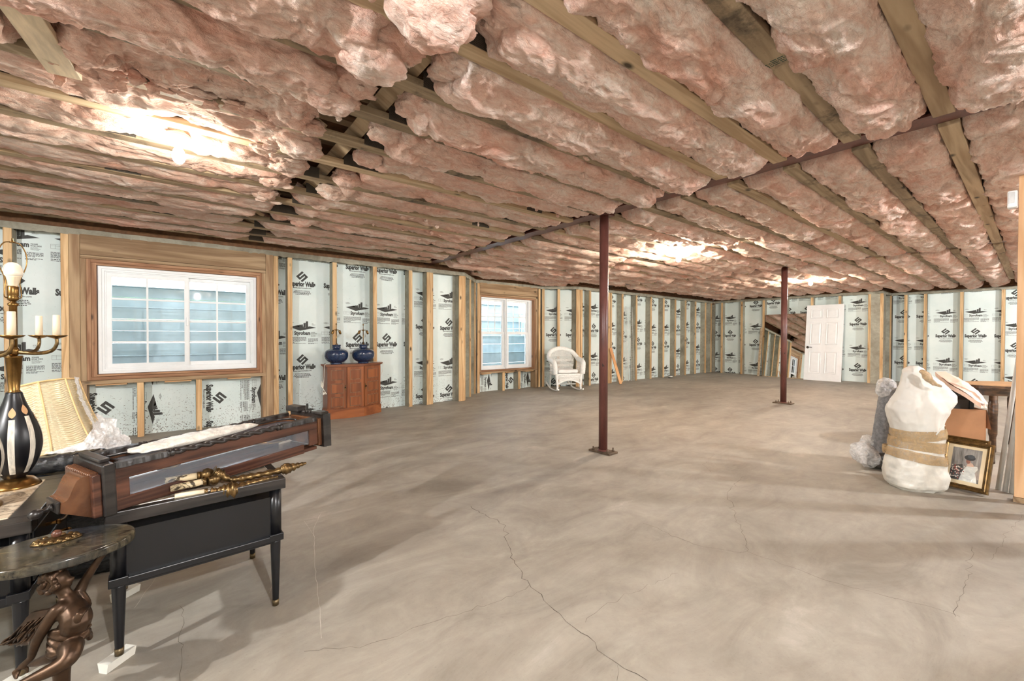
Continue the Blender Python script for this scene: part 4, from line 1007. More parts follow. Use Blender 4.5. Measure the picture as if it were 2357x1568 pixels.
# wings of overlapping feathers
W0, W1_, W2_ = cp((-0.316, 1.888, 0.372)), cp((-0.37, 1.956, 0.347)), cp((-0.435, 2.032, 0.243))
def wing(a, b, c, side, name):
    w = bpy.data.objects.new(name, None)
    mb = MB(); up_ = Vector((0, 0, 1)); nrm = (b - a).cross(c - a).normalized()
    rows = []
    for i in range(13):
        u = i / 12; top = a.lerp(b, min(1, u * 2)) if u < .5 else b.lerp(c, (u - .5) * 2)
        low = (a + Vector((.0, 0, -.042))).lerp(c, u ** 1.1) + Vector((0, 0, -.040 * math.sin(PI * u) ** .8))
        rows.append([top.lerp(low, v / 8) + nrm * side * (.012 * math.sin(PI * v / 8) + .003 * ((v + i) % 2)) for v in range(9)])
    back = [[p - nrm * side * .012 for p in r] for r in rows]
    mb.grid(rows, smooth=True); mb.grid(back, smooth=True, flip=True)
    for i in range(12):
        for v in (0, 8):
            mb.add([rows[i][v], rows[i + 1][v], back[i + 1][v], back[i][v]], [(0, 1, 2, 3)])
    o = mb.build(name, M_BRONZE, ct, fix=True)
    for r, cnt in ((0.25, 7), (.5, 8), (.75, 8)):
        for i in range(cnt):
            u = (i + .4) / cnt; ri = min(11, int(u * 12)); p = rows[ri][int(r * 8)]; q = rows[min(12, ri + 3)][min(8, int(r * 8) + 2)]
            f = MB(); d_ = Vector(q) - Vector(p); f.tube([Vector(p) + nrm * side * .003, Vector(p) + d_ * .5 + nrm * side * .007, Vector(q) + nrm * side * .003], [.004, .008, .002], 6, flat=.4); f.build('feather', M_BRONZE, o)
    return o
wing(W0, W1_, W2_, 1, 'wing')
mb = MB()   # sash over the chest and the cloth round the hips
P = bez([J['shR'] + Vector((.01, 0, .02)), J['shR'] + Vector((.03, -.02, -.02)), J['belly'] + Vector((.012, -.030, .03)), J['waist'] + Vector((.0, -.040, .0)), J['waist'] + Vector((-.034, -.015, .0))], 5)
mb.tube(P, [.011] * len(P), 8, flat=.5)
for k in range(5):
    Pk = [J['waist'] + Vector((.038 * math.cos(t_) * (1 + .04 * k), .038 * math.sin(t_) * (1 + .04 * k), .010 - k * .011 + .014 * math.cos(t_ * 1.5 + k))) for t_ in [i * 2 * PI / 16 for i in range(16)]]
    mb.tube(Pk, .009, 6, closed=True)
mb.tube([J['waist'] + Vector((.036, -.02, .0)), J['waist'] + Vector((.048, -.034, .010)), J['waist'] + Vector((.056, -.04, .024))], [.012, .007, .001], 8, flat=.4)
remesh(mb, .003, 'drapery', M_BRONZE, ct, 1)
mb = MB(); mb.lathe([(.10, 0), (.10, .012), (.085, .02), (.07, .03), (.02, .034)], 28, T(.02, -.02, 0)); mb.build('round_base', M_BRONZE, ct)

# ------------------------------------------------------------------ gourd lamps with candle arms
M_SGRAF = simple('ivory_sgraffito', (214, 206, 190), .35, var=.25, vscale=60, stretch=(1, 1, .12))
M_FLAME = simple('tan_flame_glaze', (204, 160, 116), .35)
M_LED = simple('frosted_bulb_plastic', (238, 226, 206), .25, var=.02)
def gourd_lamp(label, loc, rot):
    e = thing('gourd_lamp', label, 'lamp', loc, rot, 'black gourd lamps with candle arms')
    mb = MB(); mb.lathe([(.100, 0), (.104, .004), (.098, .012), (.075, .030), (.040, .040)], 36); mb.build('brass_foot', M_BRASS, e)
    prof = [(.040, .038), (.062, .060), (.088, .10), (.103, .145), (.108, .185), (.100, .235), (.082, .28), (.060, .325), (.042, .365), (.031, .40)]
    pp = bez([(r, 0, z) for r, z in prof], 4); prof = [(p.x, p.z) for p in pp]
    mb = MB(); mb.lathe(prof, 40); g = mb.build('gourd_body', M_BLACK, e)
    def rad(z):
        for (r0, z0), (r1, z1) in zip(prof, prof[1:]):
            if z0 <= z <= z1: return r0 + (r1 - r0) * (z - z0) / max(1e-6, z1 - z0)
        return prof[-1][0]
    hs = [.30, .265, .30, .25, .285, .30, .26, .29]
    for i in range(8):
        a = i * 2 * PI / 8 + .2; zt = hs[i]; rows = []
        for k in range(15):
            z = .062 + (zt - .062) * k / 14; w = .012 * (rad(z) / .108) ** .45 + .001
            rows.append([((rad(z) + .0016) * math.cos(a + s_ * w / rad(z)), (rad(z) + .0016) * math.sin(a + s_ * w / rad(z)), z) for s_ in (-1, -.5, 0, .5, 1)])
        mb = MB(); mb.grid(rows, flip=True); cd = mb.build('painted_candle', M_SGRAF, g)
        rows = []
        for k in range(9):
            t_ = k / 8; z = zt + .006 + .042 * t_; w = .0135 * math.sin(PI * (t_ ** .75)) + .0003
            rows.append([((rad(z) + .0018) * math.cos(a + s_ * w / rad(z)), (rad(z) + .0018) * math.sin(a + s_ * w / rad(z)), z) for s_ in (-1, 0, 1)])
        mb = MB(); mb.grid(rows, flip=True); mb.build('painted_flame', M_FLAME, cd)
    mb = MB(); mb.lathe([(.028, .398), (.025, .404), (.022, .408), (.026, .45), (.034, .545), (.038, .548), (.034, .552), (.012, .553)], 28); mb.build('brass_cup', M_BRASS, e)
    mb = MB(); mb.ball((0, 0, .572), .024, 18, 12); mb.build('brass_ball', M_BRASS, e)
    mb = MB(); mb.lathe([(.016, .59), (.016, .76), (.022, .765), (.022, .772), (.010, .778), (.014, .79)], 20); mb.build('stem', M_BRASS, e)
    for i in range(4):
        a = i * PI / 2 + .55; ca, sa = math.cos(a), math.sin(a)
        mb = MB(); mb.tube(bez([(.02 * ca, .02 * sa, .568), (.10 * ca, .10 * sa, .562), (.165 * ca, .165 * sa, .572), (.19 * ca, .19 * sa, .60), (.19 * ca, .19 * sa, .628)], 6), .008, 10); arm = mb.build('candle_arm', M_ABRASS, e)
        mb = MB(); mb.lathe([(.008, .624), (.040, .634), (.047, .640), (.044, .639), (.008, .630)], 24, T(.19 * ca, .19 * sa, 0)); mb.build('drip_dish', M_BRASS, arm)
        mb = MB(); mb.lathe([(.0165, .634), (.015, .725), (.0125, .727)], 18, T(.19 * ca, .19 * sa, 0)); mb.build('candle_sleeve', M_IVORY, arm)
    mb = MB(); mb.lathe([(.013, .782), (.022, .788), (.024, .800), (.021, .802), (.0235, .806), (.0235, .842), (.021, .845)], 24); mb.build('socket', M_BRASS, e)
    mb = MB(); mb.lathe([(.016, .842), (.021, .848), (.030, .882), (.0355, .888)], 24); bs = mb.build('bulb_base', M_IVORY, e)
    mb = MB(); mb.lathe([(.0375, .888), (.0400, .900), (.0380, .918), (.030, .934), (.018, .943), (.002, .946)], 24); mb.build('bulb_globe', M_LED, bs)
    v, f = text_mesh('CREE', .008, 1.1, .01); mb = MB(); mb.add(v, f, Rz(rot * 0 - 2.2 + PI / 2) @ T(0, -.0262, .868) @ Rx(PI / 2)); mb.build('bulb_marking', M_INK, bs)
    for s_ in (-1, 1):
        mb = MB(); mb.tube(bez([(0, s_ * .018, .795), (0, s_ * .034, .800), (0, s_ * .033, .83), (0, s_ * .030, .87), (0, s_ * .055, .93), (0, s_ * .058, .98), (0, s_ * .035, 1.022), (0, 0, 1.03)], 6), .0027, 6); mb.build('harp', M_BRASS, e)
    mb = MB(); mb.lathe([(.011, 1.026), (.011, 1.032), (.004, 1.034), (.004, 1.045)], 12); mb.build('harp_screw', M_BRASS, e)
    e.scale = (.74, .74, 1)
    return e
gourd_lamp('black gourd lamp with painted candles and bare white bulb, nearer the lampshade', (-.548, 2.678, .578), math.radians(-52))
gourd_lamp('second black gourd lamp half cut by the left picture edge', (-.60, 2.415, .578), math.radians(25))
# ------------------------------------------------------------------ cream pleated lampshade and wrapped stack behind the lamps
ax0, ax1 = Vector((-0.583, 3.4, 0.939)), Vector((-0.509, 3.31, 0.571))
sh = thing('lampshade', 'cream pleated lampshade tipped over on the shrink-wrapped stack', 'lampshade', tuple(ax1))
zl = (ax0 - ax1).normalized(); Lh = (ax0 - ax1).length
Ms = frame((0, 0, 0), zl.orthogonal(), zl.cross(zl.orthogonal()))
def shade_r(t): return .205 - .075 * (t ** .62) - .005 * math.sin(PI * t)
nph, nz = 8, 40
def shade_pt(i, j, n, off=0.0):
    t = j / nz; a = 2 * PI * i / n; ph = (a * nph / (2 * PI)) % 1.0
    r = shade_r(t) - .009 * math.sin(PI * ph) ** 2 + .0045 * math.sin(t * 215 + 13 * math.sin(PI * ph) + 3 * math.sin(a * 3)) + .002 * math.sin(t * 340 + 9 * math.sin(PI * ph) + 5 * math.sin(a * 7)) + off
    return (r * math.cos(a), r * math.sin(a), Lh * t)
nA = 120; nz = 220
mb = MB(); mb.grid([[shade_pt(i, j, nA) for i in range(nA)] for j in range(nz + 1)], closed_v=True, M=Ms); mb.build('pleated_fabric', M_CREAM, sh)
mb = MB(); mb.grid([[shade_pt(i, j, nA, -.006) for i in range(nA)] for j in range(0, nz + 1, 20)], closed_v=True, M=Ms, flip=True); mb.build('lining', simple('shade_lining', (238, 228, 200), .7), sh)
for t in (0, 1):
    mb = MB(); mb.tube([(shade_r(t) * math.cos(a), shade_r(t) * math.sin(a), Lh * t) for a in [2 * PI * i / 48 for i in range(48)]], .005, 8, closed=True, M=Ms); mb.build('trim_ring', simple('gold_cream_trim', (226, 192, 138), .6), sh)
for i in range(nph):
    a = 2 * PI * i / nph; mb = MB(); mb.tube([((shade_r(t / 12) + .002) * math.cos(a), (shade_r(t / 12) + .002) * math.sin(a), Lh * t / 12) for t in range(13)], .0045, 6, M=Ms); mb.build('seam_cord', bpy.data.materials['gold_cream_trim'], sh)
mb = MB()
for i in range(3):
    a = 2 * PI * i / 3 + .4; mb.tube([(0, 0, Lh - .03), (shade_r(1) * math.cos(a), shade_r(1) * math.sin(a), Lh)], .0025, 6, M=Ms)
mb.lathe([(.02, Lh - .032), (.02, Lh - .028)], 16, Ms); mb.build('spider', M_BRASS, sh)
# film clinging to the right side of the shade
def crumple(name, mat, parent, P, nu, nv, amp, f, seed, thick=.0):
    """bilinear patch P[2][2..] of control rows, crumpled"""
    A = np.array([[list(p) for p in r] for r in P], float); ru, rv = A.shape[:2]
    u = np.linspace(0, ru - 1, nu); v = np.linspace(0, rv - 1, nv)
    iu = np.clip(u.astype(int), 0, ru - 2); iv = np.clip(v.astype(int), 0, rv - 2); fu = (u - iu)[:, None, None]; fv = (v - iv)[None, :, None]
    fu = fu * fu * (3 - 2 * fu); fv = fv * fv * (3 - 2 * fv)
    V = (A[iu][:, iv] * (1 - fu) * (1 - fv) + A[iu + 1][:, iv] * fu * (1 - fv) + A[iu][:, iv + 1] * (1 - fu) * fv + A[iu + 1][:, iv + 1] * fu * fv)
    gu = np.gradient(V, axis=0); gv = np.gradient(V, axis=1); n = np.cross(gu, gv); n /= np.linalg.norm(n, axis=-1, keepdims=True) + 1e-9
    d = amp * fbm(V[..., 0] * f + seed, V[..., 1] * f, V[..., 2] * f, 4, .55, ridge=True) + amp * .5 * fbm(V[..., 0] * f * 3 + seed, V[..., 1] * f * 3, V[..., 2] * f * 3, 2, .5, ridge=True)
    V = V + n * d[..., None]
    return put(name, grid_mesh(name, V, nu, nv, True), mat, parent)
st = thing('wrapped_stack', 'black shrink-wrapped furniture stack under the tipped lampshade', 'bundle', (-.45, 3.25, 0))
mb = MB(); mb.cbox((-.03, .12, .25), (.48, .85, .50), bev=.05); mb.cbox((-.0, .05, .47), (.44, .70, .12), bev=.04)
remesh(mb, .014, 'wrapped_body', M_FILMD, st, 3, cloth_disp(.02, 9, True, (1, 1, 1.6)))
mb = MB(); P = bez([Vector((-0.586, 3.039, 0.579)) - Vector((-.0, .0, 0)), (-0.49, 2.975, 0.591), (-0.386, 2.919, 0.607), (-0.317, 2.889, 0.614)], 6); P = [Vector(p) - Vector((-.45, 3.25, 0)) for p in P]
mb.tube(P, [.04] * len(P), 12); mb.ball(P[-1], .04); mb.ball(P[0], .04)
remesh(mb, .008, 'rolled_cushion', M_FILMD, st, 2, cloth_disp(.008, 20))
fl = thing('plastic_film', 'crumpled clear stretch film draped beside the cream lampshade', 'plastic film', (-0.349, 3.208, 0.551))
o0 = Vector(fl.location)
def rel(*pts): return [tuple(Vector(p) - o0) for p in pts]
crumple('film_sheet', M_FILM, fl, [rel((-0.415, 3.417, 0.756), (-0.35, 3.403, 0.732), (-0.298, 3.4, 0.711)), rel((-0.382, 3.236, 0.695), (-0.323, 3.214, 0.666), (-0.303, 3.25, 0.644)), rel((-0.405, 3.126, 0.649), (-0.364, 3.118, 0.621), (-0.327, 3.165, 0.6)), rel((-0.536, 3.076, 0.61), (-0.421, 3.011, 0.62), (-0.321, 2.982, 0.598))], 60, 50, .016, 14, 3)
crumple('film_sheet', M_FILM, fl, [rel((-0.307, 3.368, 0.674), (-0.262, 3.344, 0.62), (-0.233, 3.319, 0.543)), rel((-0.322, 3.251, 0.61), (-0.281, 3.231, 0.583), (-0.217, 3.23, 0.523)), rel((-0.343, 3.075, 0.569), (-0.285, 3.08, 0.541), (-0.218, 3.103, 0.523))], 50, 50, .02, 16, 8)
crumple('film_strip', M_FILM, fl, [rel((-0.441, 3.147, 0.998), (-0.43, 3.19, 0.989)), rel((-0.416, 3.1, 0.894), (-0.402, 3.14, 0.872)), rel((-0.379, 3.056, 0.794), (-0.36, 3.091, 0.763)), rel((-0.334, 3.007, 0.707), (-0.314, 3.041, 0.69))], 60, 14, .006, 30, 2)
mb = MB(); mb.cbox((0, 0, .11), (.30, .30, .40), bev=.04)
bw = remesh(mb, .012, 'wrapped_box', M_FILMD, None, 3, cloth_disp(.018, 12)); bw.location = (.02, 3.38, .10); bw.rotation_euler = (0, 0, .5)
tag(bw, 'black film-wrapped carton end showing between lampshade and clock', 'bundle')

# ------------------------------------------------------------------ long case clock lying on the table
ck = thing('wall_clock', 'long carved walnut wall clock lying glass-up on the marble-top table', 'clock', (-.214, 2.056, .5785), (0, math.radians(-2.0), math.radians(23.0)))
CL, CW, CH = .86, .235, .165
def cb(name, mat, x0, x1, y0, y1, z0, z1, bev=.003, parent=None):
    mb = MB(); mb.cbox(((x0 + x1) / 2, (y0 + y1) / 2, (z0 + z1) / 2), (x1 - x0, y1 - y0, z1 - z0), bev=bev); return mb.build(name, mat, parent or ck)
cb('back_board', M_CLOCK, 0, CL, .01, CW - .01, 0, .018)
for y0, y1 in ((0, .018), (CW - .018, CW)):
    cb('lower_rail', M_CLOCK, .03, CL - .08, y0, y1, .0, .046); cb('upper_rail', M_CLOCK, .03, CL, y0, y1, .112, .160); cb('corner_stile', M_CLOCK, .03, .075, y0, y1, .04, .115); cb('corner_stile', M_CLOCK, CL - .05, CL, y0, y1, .03, .115)
    cb('side_glass', M_CLGLASS, .07, CL - .04, y0 + .006, y0 + .010, .04, .115, .0005)
# front: panel with a round-ended glazed opening
def stadium(x0, x1, y0, y1, n=14):
    r = (y1 - y0) / 2; cy = (y0 + y1) / 2
    return [(x1 - r + r * math.cos(a), cy + r * math.sin(a)) for a in [-PI / 2 + PI * i / n for i in range(n + 1)]] + [(x0, y1), (x0, y0)]
ST = stadium(.07, CL - .055, .045, CW - .045)
m_ = len(ST); cx_, cy_ = CL / 2, CW / 2
outr = []
for (x, y) in ST:
    outr.append((min(max(x + (x - cx_) * .6, .03), CL), 0 if y < cy_ - 1e-6 else CW) if True else None)
mb = MB(); OUT = [(min(max(x, .03), CL - .055) if x < CL - .13 else CL, (0.0 if y <= cy_ else CW)) for x, y in ST]
for i, (x, y) in enumerate(ST):
    if x > CL - .11 and abs(y - cy_) < .05: OUT[i] = (CL, y)
for z, fl_ in ((.162, False), (.150, True)):
    for i in range(m_):
        j = (i + 1) % m_; q = [(*ST[i], z), (*OUT[i], z), (*OUT[j], z), (*ST[j], z)]; mb.add(q, [(0, 1, 2, 3) if not fl_ else (3, 2, 1, 0)])
for i in range(m_):
    j = (i + 1) % m_; mb.add([(*ST[i], .150), (*ST[j], .150), (*ST[j], .162), (*ST[i], .162)], [(0, 1, 2, 3)])
fp = mb.build('front_panel', M_CLOCKL, ck)
mb = MB(); mb.prism(ST, .146, .149); mb.build('front_glass', M_CLGLASS, ck)
mb = MB(); mb.tube([(x, y, .163) for x, y in ST], .0055, 8, closed=True); mb.build('glass_bead', M_BLACKW, fp)
# scalloped ebonised edge mouldings with a rope-twist middle
for y in (.0, CW):
    for sx0, sx1 in ((.035, .20), (CL - .20, CL - .01)):
        mb = MB(); row = []
        for i in range(21):
            u = i / 20; x = sx0 + (sx1 - sx0) * u; w = .010 + .008 * abs(math.sin(u * PI * 3)); row.append((x, w))
        mb.grid([[(x, y - w, .158) for x, w in row], [(x, y - w * .8, .178) for x, w in row], [(x, y + w * .6, .180) for x, w in row], [(x, y + w * .8, .158) for x, w in row]], smooth=False)
        mb.build('scalloped_moulding', M_BLACKW, ck)
    mb = MB(); rows = []
    for i in range(150):
        x = .215 + (CL - .43) * i / 149
        rows.append([(x, y + (.0105 + .0035 * math.cos(2 * (a_) - i * .34)) * math.cos(a_), .168 + (.0105 + .0035 * math.cos(2 * a_ - i * .34)) * math.sin(a_)) for a_ in [2 * PI * k / 14 for k in range(14)]])
    mb.grid(rows, closed_v=True); mb.build('rope_twist_column', M_BLACKW, ck)
    for xx in (.205, CL - .207):
        mb = MB(); mb.lathe([(.008, -.02), (.016, -.014), (.016, -.008), (.010, -.004), (.016, 0), (.016, .008), (.009, .014)], 14, T(xx, y, .168) @ Ry(PI / 2)); mb.build('turned_collar', M_BLACKW, ck)
# near end: ebonised block, spindle gallery, console tail with turned finial
cb('end_block', M_BLACKW, -.005, .032, -.02, CW + .02, -.005, .182, .006); cb('end_cornice', M_CLOCK, -.03, -.005, -.01, CW + .01, .0, .150, .004)
cb('gallery_ledge', M_BLACKW, .0, .03, .02, CW - .02, .182, .196, .004)
mb = MB()
for i in range(13): mb.lathe([(.004, 0), (.008, .006), (.005, .014), (.008, .022), (.004, .03)], 8, T(-.034, .02 + i * (CW - .04) / 12, .150) @ Ry(PI / 2))
mb.build('spindle_gallery', M_CLOCKL, ck)
prof = [(-.03, .148), (-.045, .150), (-.060, .142), (-.071, .120), (-.080, .096), (-.088, .084), (-.100, .080), (-.103, .046), (-.03, .002)]
mb = MB(); pf = bez([(x, 0, z) for x, z in prof[:7]], 5); poly = [(p.x, p.z) for p in pf] + prof[7:]
mb.prism([(x, z) for x, z in poly], -.135, -.012, Rx(PI / 2)); mb.build('console_tail', M_CLOCKL, ck, fix=True)
cb('tail_cap', M_BLACKW, -.110, -.100, .02, .125, .042, .084, .004)
mb = MB(); mb.lathe([(.018, 0), (.022, .008), (.011, .014), (.014, .022), (.010, .034), (.022, .048), (.026, .062), (.020, .078), (.008, .088)], 20, T(-.110, .062, .062) @ Ry(-PI / 2 - .25) @ Matrix.Scale(.66, 4)); mb.build('turned_finial', M_BLACKW, ck)
# far end: heavy ebonised cornice
cb('end_panel', M_CLOCKL, CL, CL + .02, -.006, CW + .006, .02, .166, .003)
mb = MB(); pr_ = [(CL + .02, .0), (CL + .034, .006), (CL + .036, .022), (CL + .050, .034), (CL + .050, .20), (CL + .02, .20)]
mb.prism([(CL + .02, -.022), (CL + .030, -.030), (CL + .036, -.022), (CL + .052, -.034), (CL + .056, -.034), (CL + .056, CW + .034), (CL + .052, CW + .034), (CL + .036, CW + .022), (CL + .02, CW + .022)], .01, .186); mb.build('cornice', M_BLACKW, ck)
cb('cornice_lip', M_BLACKW, CL + .0, CL + .05, -.03, .05, .186, .200, .005); cb('cornice_lip', M_BLACKW, CL - .005, CL + .05, CW - .075, CW + .03, .186, .215, .005)
mb = MB()
for i in range(9): mb.ball((CL + .02 + .012 * math.sin(i), .09 + i * .008, .19), .007, 8, 6)
mb.build('carved_ornament', M_BLACKW, ck)
mb = MB(); mb.lathe([(.075, 0), (.075, .006), (.06, .01)], 28, T(CL - .19, CW / 2, .08)); mb.build('dial', M_BRASS, ck)
mb = MB(); mb.tube([(CL - .27, CW / 2, .09), (CL - .6, CW / 2, .085)], .004, 6); mb.lathe([(.04, 0), (.045, .006), (.04, .012)], 24, T(CL - .62, CW / 2, .08)); mb.build('pendulum', M_BRASS, ck)
bg = thing('plastic_bag', 'milky plastic bag lying on the clock glass', 'plastic bag', (-.05, 2.23, .75), (0, math.radians(-2.0), math.radians(23.0)))
V = []
nu, nv = 70, 34
U, Vv = np.meshgrid(np.linspace(0, 1, nu), np.linspace(0, 2 * PI, nv, endpoint=False), indexing='ij')
wd = np.sin(np.clip(U, .0, 1) * PI) ** .45 * (.085 - .035 * U); hgt = .016 * np.sin(U * PI) ** .5
X = -.12 + .50 * U; Yy = wd * np.cos(Vv); Z = .014 + hgt * np.sin(Vv) + .010 * fbm(X * 14, Yy * 22, Vv * 0, 3, .6, ridge=True) * (np.sin(Vv) > -.2)
bgm = put('bag_film', grid_mesh('bag', np.stack([X, Yy, Z + .004], -1), nu, nv, True, closed_v=True), M_FILMW, bg)

# ------------------------------------------------------------------ brass sconces on the table edge
def sconce(label, pts, candles, cup):
    o0 = Vector(pts[0][0]); e = thing('candle_sconce', label, 'sconce', tuple(o0), 0, 'antique brass candle sconces')
    R_ = lambda p: Vector(p) - o0
    mb = MB(); P = [R_(p) for p, r in pts]; Q = bez(P, 6); rr = []
    for i in range(len(pts) - 1):
        for k in range(6): rr.append(pts[i][1] + (pts[i + 1][1] - pts[i][1]) * k / 6)
    rr.append(pts[-1][1]); rr = [r * 1.5 * (1 + .2 * math.sin(i * 1.9)) for i, r in enumerate(rr)]
    mb.tube(Q, rr, 14); mb.build('stem', M_ABRASS, e)
    for i, c in enumerate(cup):
        mb = MB(); mb.lathe([(.004, -.022), (.016, -.016), (.024, 0), (.022, .014), (.012, .020), (.016, .026)], 16, T(*R_(c[0])) @ Rz(c[1]) @ Ry(PI / 2) @ Matrix.Scale(c[2] * 1.2, 4))
        mb.build('cast_cup', M_ABRASS, e)
    for a, b, mt, r in candles:
        a, b = R_(a), R_(b); d = b - a
        mb = MB(); mb.lathe([(r, 0), (r, d.length)], 16, frame(a, d.orthogonal(), d.cross(d.orthogonal()))); c_ = mb.build('candle_tube', mt, e)
        mb = MB(); mb.lathe([(r * 1.12, 0), (r * 1.2, .006), (r * 1.1, .012)], 16, frame(a, d.orthogonal(), d.cross(d.orthogonal()))); mb.build('end_ring', M_ABRASS, c_)
        if mt is not M_IVORY: pass
    return e
def make_drip():
    a = N('dripped_candle'); f = a.noise(a.coord((26, 26, 26)), 1.0, 5, .65, 1.2); a.base(a.ramp(f, [(.44, (72, 60, 44)), (.50, (214, 196, 160))])); a.set(Roughness=.35); return a.m
M_DRIP = make_drip()
A_ = math.radians(21)
sconce('antique brass torch sconce with two dripped candles, upper of two', [((0.47, 2.17, 0.608), .003), ((0.442, 2.17, 0.605), .007), ((0.407, 2.165, 0.601), .012), ((0.376, 2.16, 0.6), .016), ((0.349, 2.16, 0.597), .009), ((0.279, 2.15, 0.597), .008), ((0.221, 2.145, 0.597), .010), ((0.165, 2.145, 0.601), .008), ((0.128, 2.15, 0.63), .012), ((0.105, 2.15, 0.647), .014)],
       [((0.064, 2.16, 0.636), (-0.05, 2.16, 0.636), M_DRIP, .0135), ((0.083, 2.14, 0.613), (-0.033, 2.14, 0.608), M_DRIP, .0135)],
       [((0.379, 2.16, 0.601), A_, .9), ((0.088, 2.155, 0.64), A_ + PI, .8), ((0.112, 2.145, 0.614), A_ + PI, .85), ((0.12, 2.15, 0.631), A_, .8)])
sconce('antique brass sconce with one cream candle, lying on the table edge', [((0.345, 2.135, 0.577), .004), ((0.293, 2.13, 0.578), .007), ((0.243, 2.125, 0.574), .009), ((0.202, 2.12, 0.57), .010), ((0.17, 2.11, 0.565), .022), ((0.14, 2.11, 0.568), .017), ((0.115, 2.11, 0.572), .008), ((0.094, 2.11, 0.577), .010)],
       [((0.086, 2.11, 0.579), (-0.02, 2.11, 0.583), M_IVORY, .0105)], [((0.175, 2.112, 0.563), A_ + PI, 1.05), ((0.203, 2.115, 0.567), A_, .8), ((0.276, 2.13, 0.577), A_, .4)])
# ------------------------------------------------------------------ three-door cabinet with two blue lamps
M_CAB = wood('cherry_cabinet', (154, 90, 48), (118, 64, 32), 2, .5, .35, False)
M_CABX = wood('cherry_cabinet_flat', (154, 90, 48), (118, 64, 32), 0, .5, .35, False)
M_CABD = wood('shaded_cherry_moulding', (140, 100, 70), (104, 68, 44), 2, .9, .45, False)  # shaded copy of the cherry tone, kept on the panel mouldings
cab = thing('cabinet', 'angled cherry wood cabinet with nine square panels against the foam wall', 'cabinet', (2.07, 6.45, 0))
PL = [(1.66, 6.60), (1.66, 6.36), (1.92, 6.325), (2.17, 6.322), (2.485, 6.49), (2.485, 6.60)]
PL = [(x - 2.07, y - 6.45) for x, y in PL]
def grow(P, g):
    c = (.0, .08); return [(x + (g if x > .3 else (-g if x < -.3 else 0)), y - (g if y < .1 else 0)) for x, y in P]
mb = MB(); mb.prism(PL, .135, .765); mb.build('carcass', M_CAB, cab)
mb = MB(); mb.prism(grow(PL, .014), .0, .128); mb.prism(grow(PL, .008), .128, .140); mb.build('plinth', M_CABX, cab)
mb = MB(); mb.prism(grow(PL, .010), .757, .768); mb.prism(grow(PL, .026), .768, .780); mb.prism(grow(PL, .032), .780, .794); mb.build('top', M_CABX, cab)
def facet(a, b, name, knob):
    a, b = Vector((*a, 0)), Vector((*b, 0)); L = (b - a).length; M = frame(a, b - a, (0, 0, 1))   # x along, y up, z toward room
    mb = MB(); mb.cbox((L / 2, .452, .006), (L - .008, .60, .016), M, bev=.002); d = mb.build(name, M_CAB, cab)
    for i in range(3):
        y = .245 + i * .197
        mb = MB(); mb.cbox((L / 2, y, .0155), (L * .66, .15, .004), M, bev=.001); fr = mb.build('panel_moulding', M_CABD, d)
        mb = MB(); mb.cbox((L / 2, y, .017), (L * .58, .126, .008), M, bev=.003); mb.build('raised_panel', M_CAB, d)
    if knob:
        x = L - .022 if knob > 0 else .022
        mb = MB(); mb.prism([(x + .008 * math.cos(t) * (1 + .3 * math.cos(2 * t)), .45 + .05 * math.sin(t)) for t in [2 * PI * k / 16 for k in range(16)]], .014, .0165, M); es = mb.build('escutcheon', M_ABRASS, d)
        mb = MB(); mb.ball((x, .455, .026), .010, 10, 8, M); mb.build('knob', simple('dark_knob', (40, 34, 30), .3, .6), d)
    return d
facet(PL[1], PL[2], 'door', 1); facet(PL[2], PL[3], 'centre_panel', 0); facet(PL[3], PL[4], 'door', -1)
M_BLUE = N('blue_glaze'); _f = M_BLUE.noise(M_BLUE.coord((1, 1, 1)), 90, 3, .7); M_BLUE.base(M_BLUE.ramp(_f, [(.35, (24, 36, 60)), (.66, (40, 60, 94)), (.78, (96, 116, 144))])); M_BLUE.set(Roughness=.1); M_BLUE.b.inputs['Coat Weight'].default_value = .5; M_BLUE = M_BLUE.m
def blue_lamp(label, loc, rot):
    e = thing('blue_lamp', label, 'lamp', loc, rot, 'blue ceramic lamps on the cabinet')
    prof = [(.078, 0), (.080, .012), (.078, .022), (.105, .035), (.142, .065), (.160, .10), (.164, .14), (.158, .178), (.135, .205), (.098, .222), (.068, .232), (.060, .240), (.058, .262), (.062, .275), (.064, .283), (.058, .288), (.02, .288)]
    pp = bez([(r, 0, z) for r, z in prof], 3); mb = MB(); mb.lathe([(p.x, p.z) for p in pp], 40); mb.build('ceramic_body', M_BLUE, e)
    mb = MB(); mb.lathe([(.020, .286), (.020, .293), (.007, .296), (.007, .49), (.013, .495), (.016, .505), (.010, .515), (.005, .52), (.004, .575), (.009, .580), (.010, .592), (.005, .602), (.001, .606)], 16); mb.build('brass_rod', M_BRASS, e)
    for s_ in (-1, 1):
        mb = MB(); mb.tube(bez([(0, 0, .503), (s_ * .03, 0, .508), (s_ * .047, 0, .496)], 5), .005, 8); a = mb.build('socket_arm', M_BRASS, e)
        mb = MB(); mb.lathe([(.010, .0), (.016, -.006), (.0175, -.03), (.016, -.055), (.013, -.06)][::-1], 16, T(s_ * .05, 0, .50) @ Ry(-s_ * .35)); mb.build('socket', M_BRASS, a)
        mb = MB(); mb.tube([(s_ * .035, .01, .49), (s_ * .035, .012, .42)], .0012, 5); mb.ball((s_ * .035, .012, .415), .004, 6, 5); mb.build('pull_chain', M_BRASS, a)
    return e
blue_lamp('blue ceramic two-socket lamp, left of pair on the cherry cabinet', (1.805, 6.43, .794), .35)
blue_lamp('darker blue ceramic two-socket lamp, right of pair on the cherry cabinet', (2.20, 6.43, .794), -.2)
M_CORD = simple('cream_cord', (226, 222, 208), .5)
mb = MB(); mb.tube(bez([(1.72, 6.40, .80), (1.63, 6.36, .80), (1.615, 6.35, .7), (1.61, 6.35, .58), (1.60, 6.34, .50)], 6), .0035, 6)
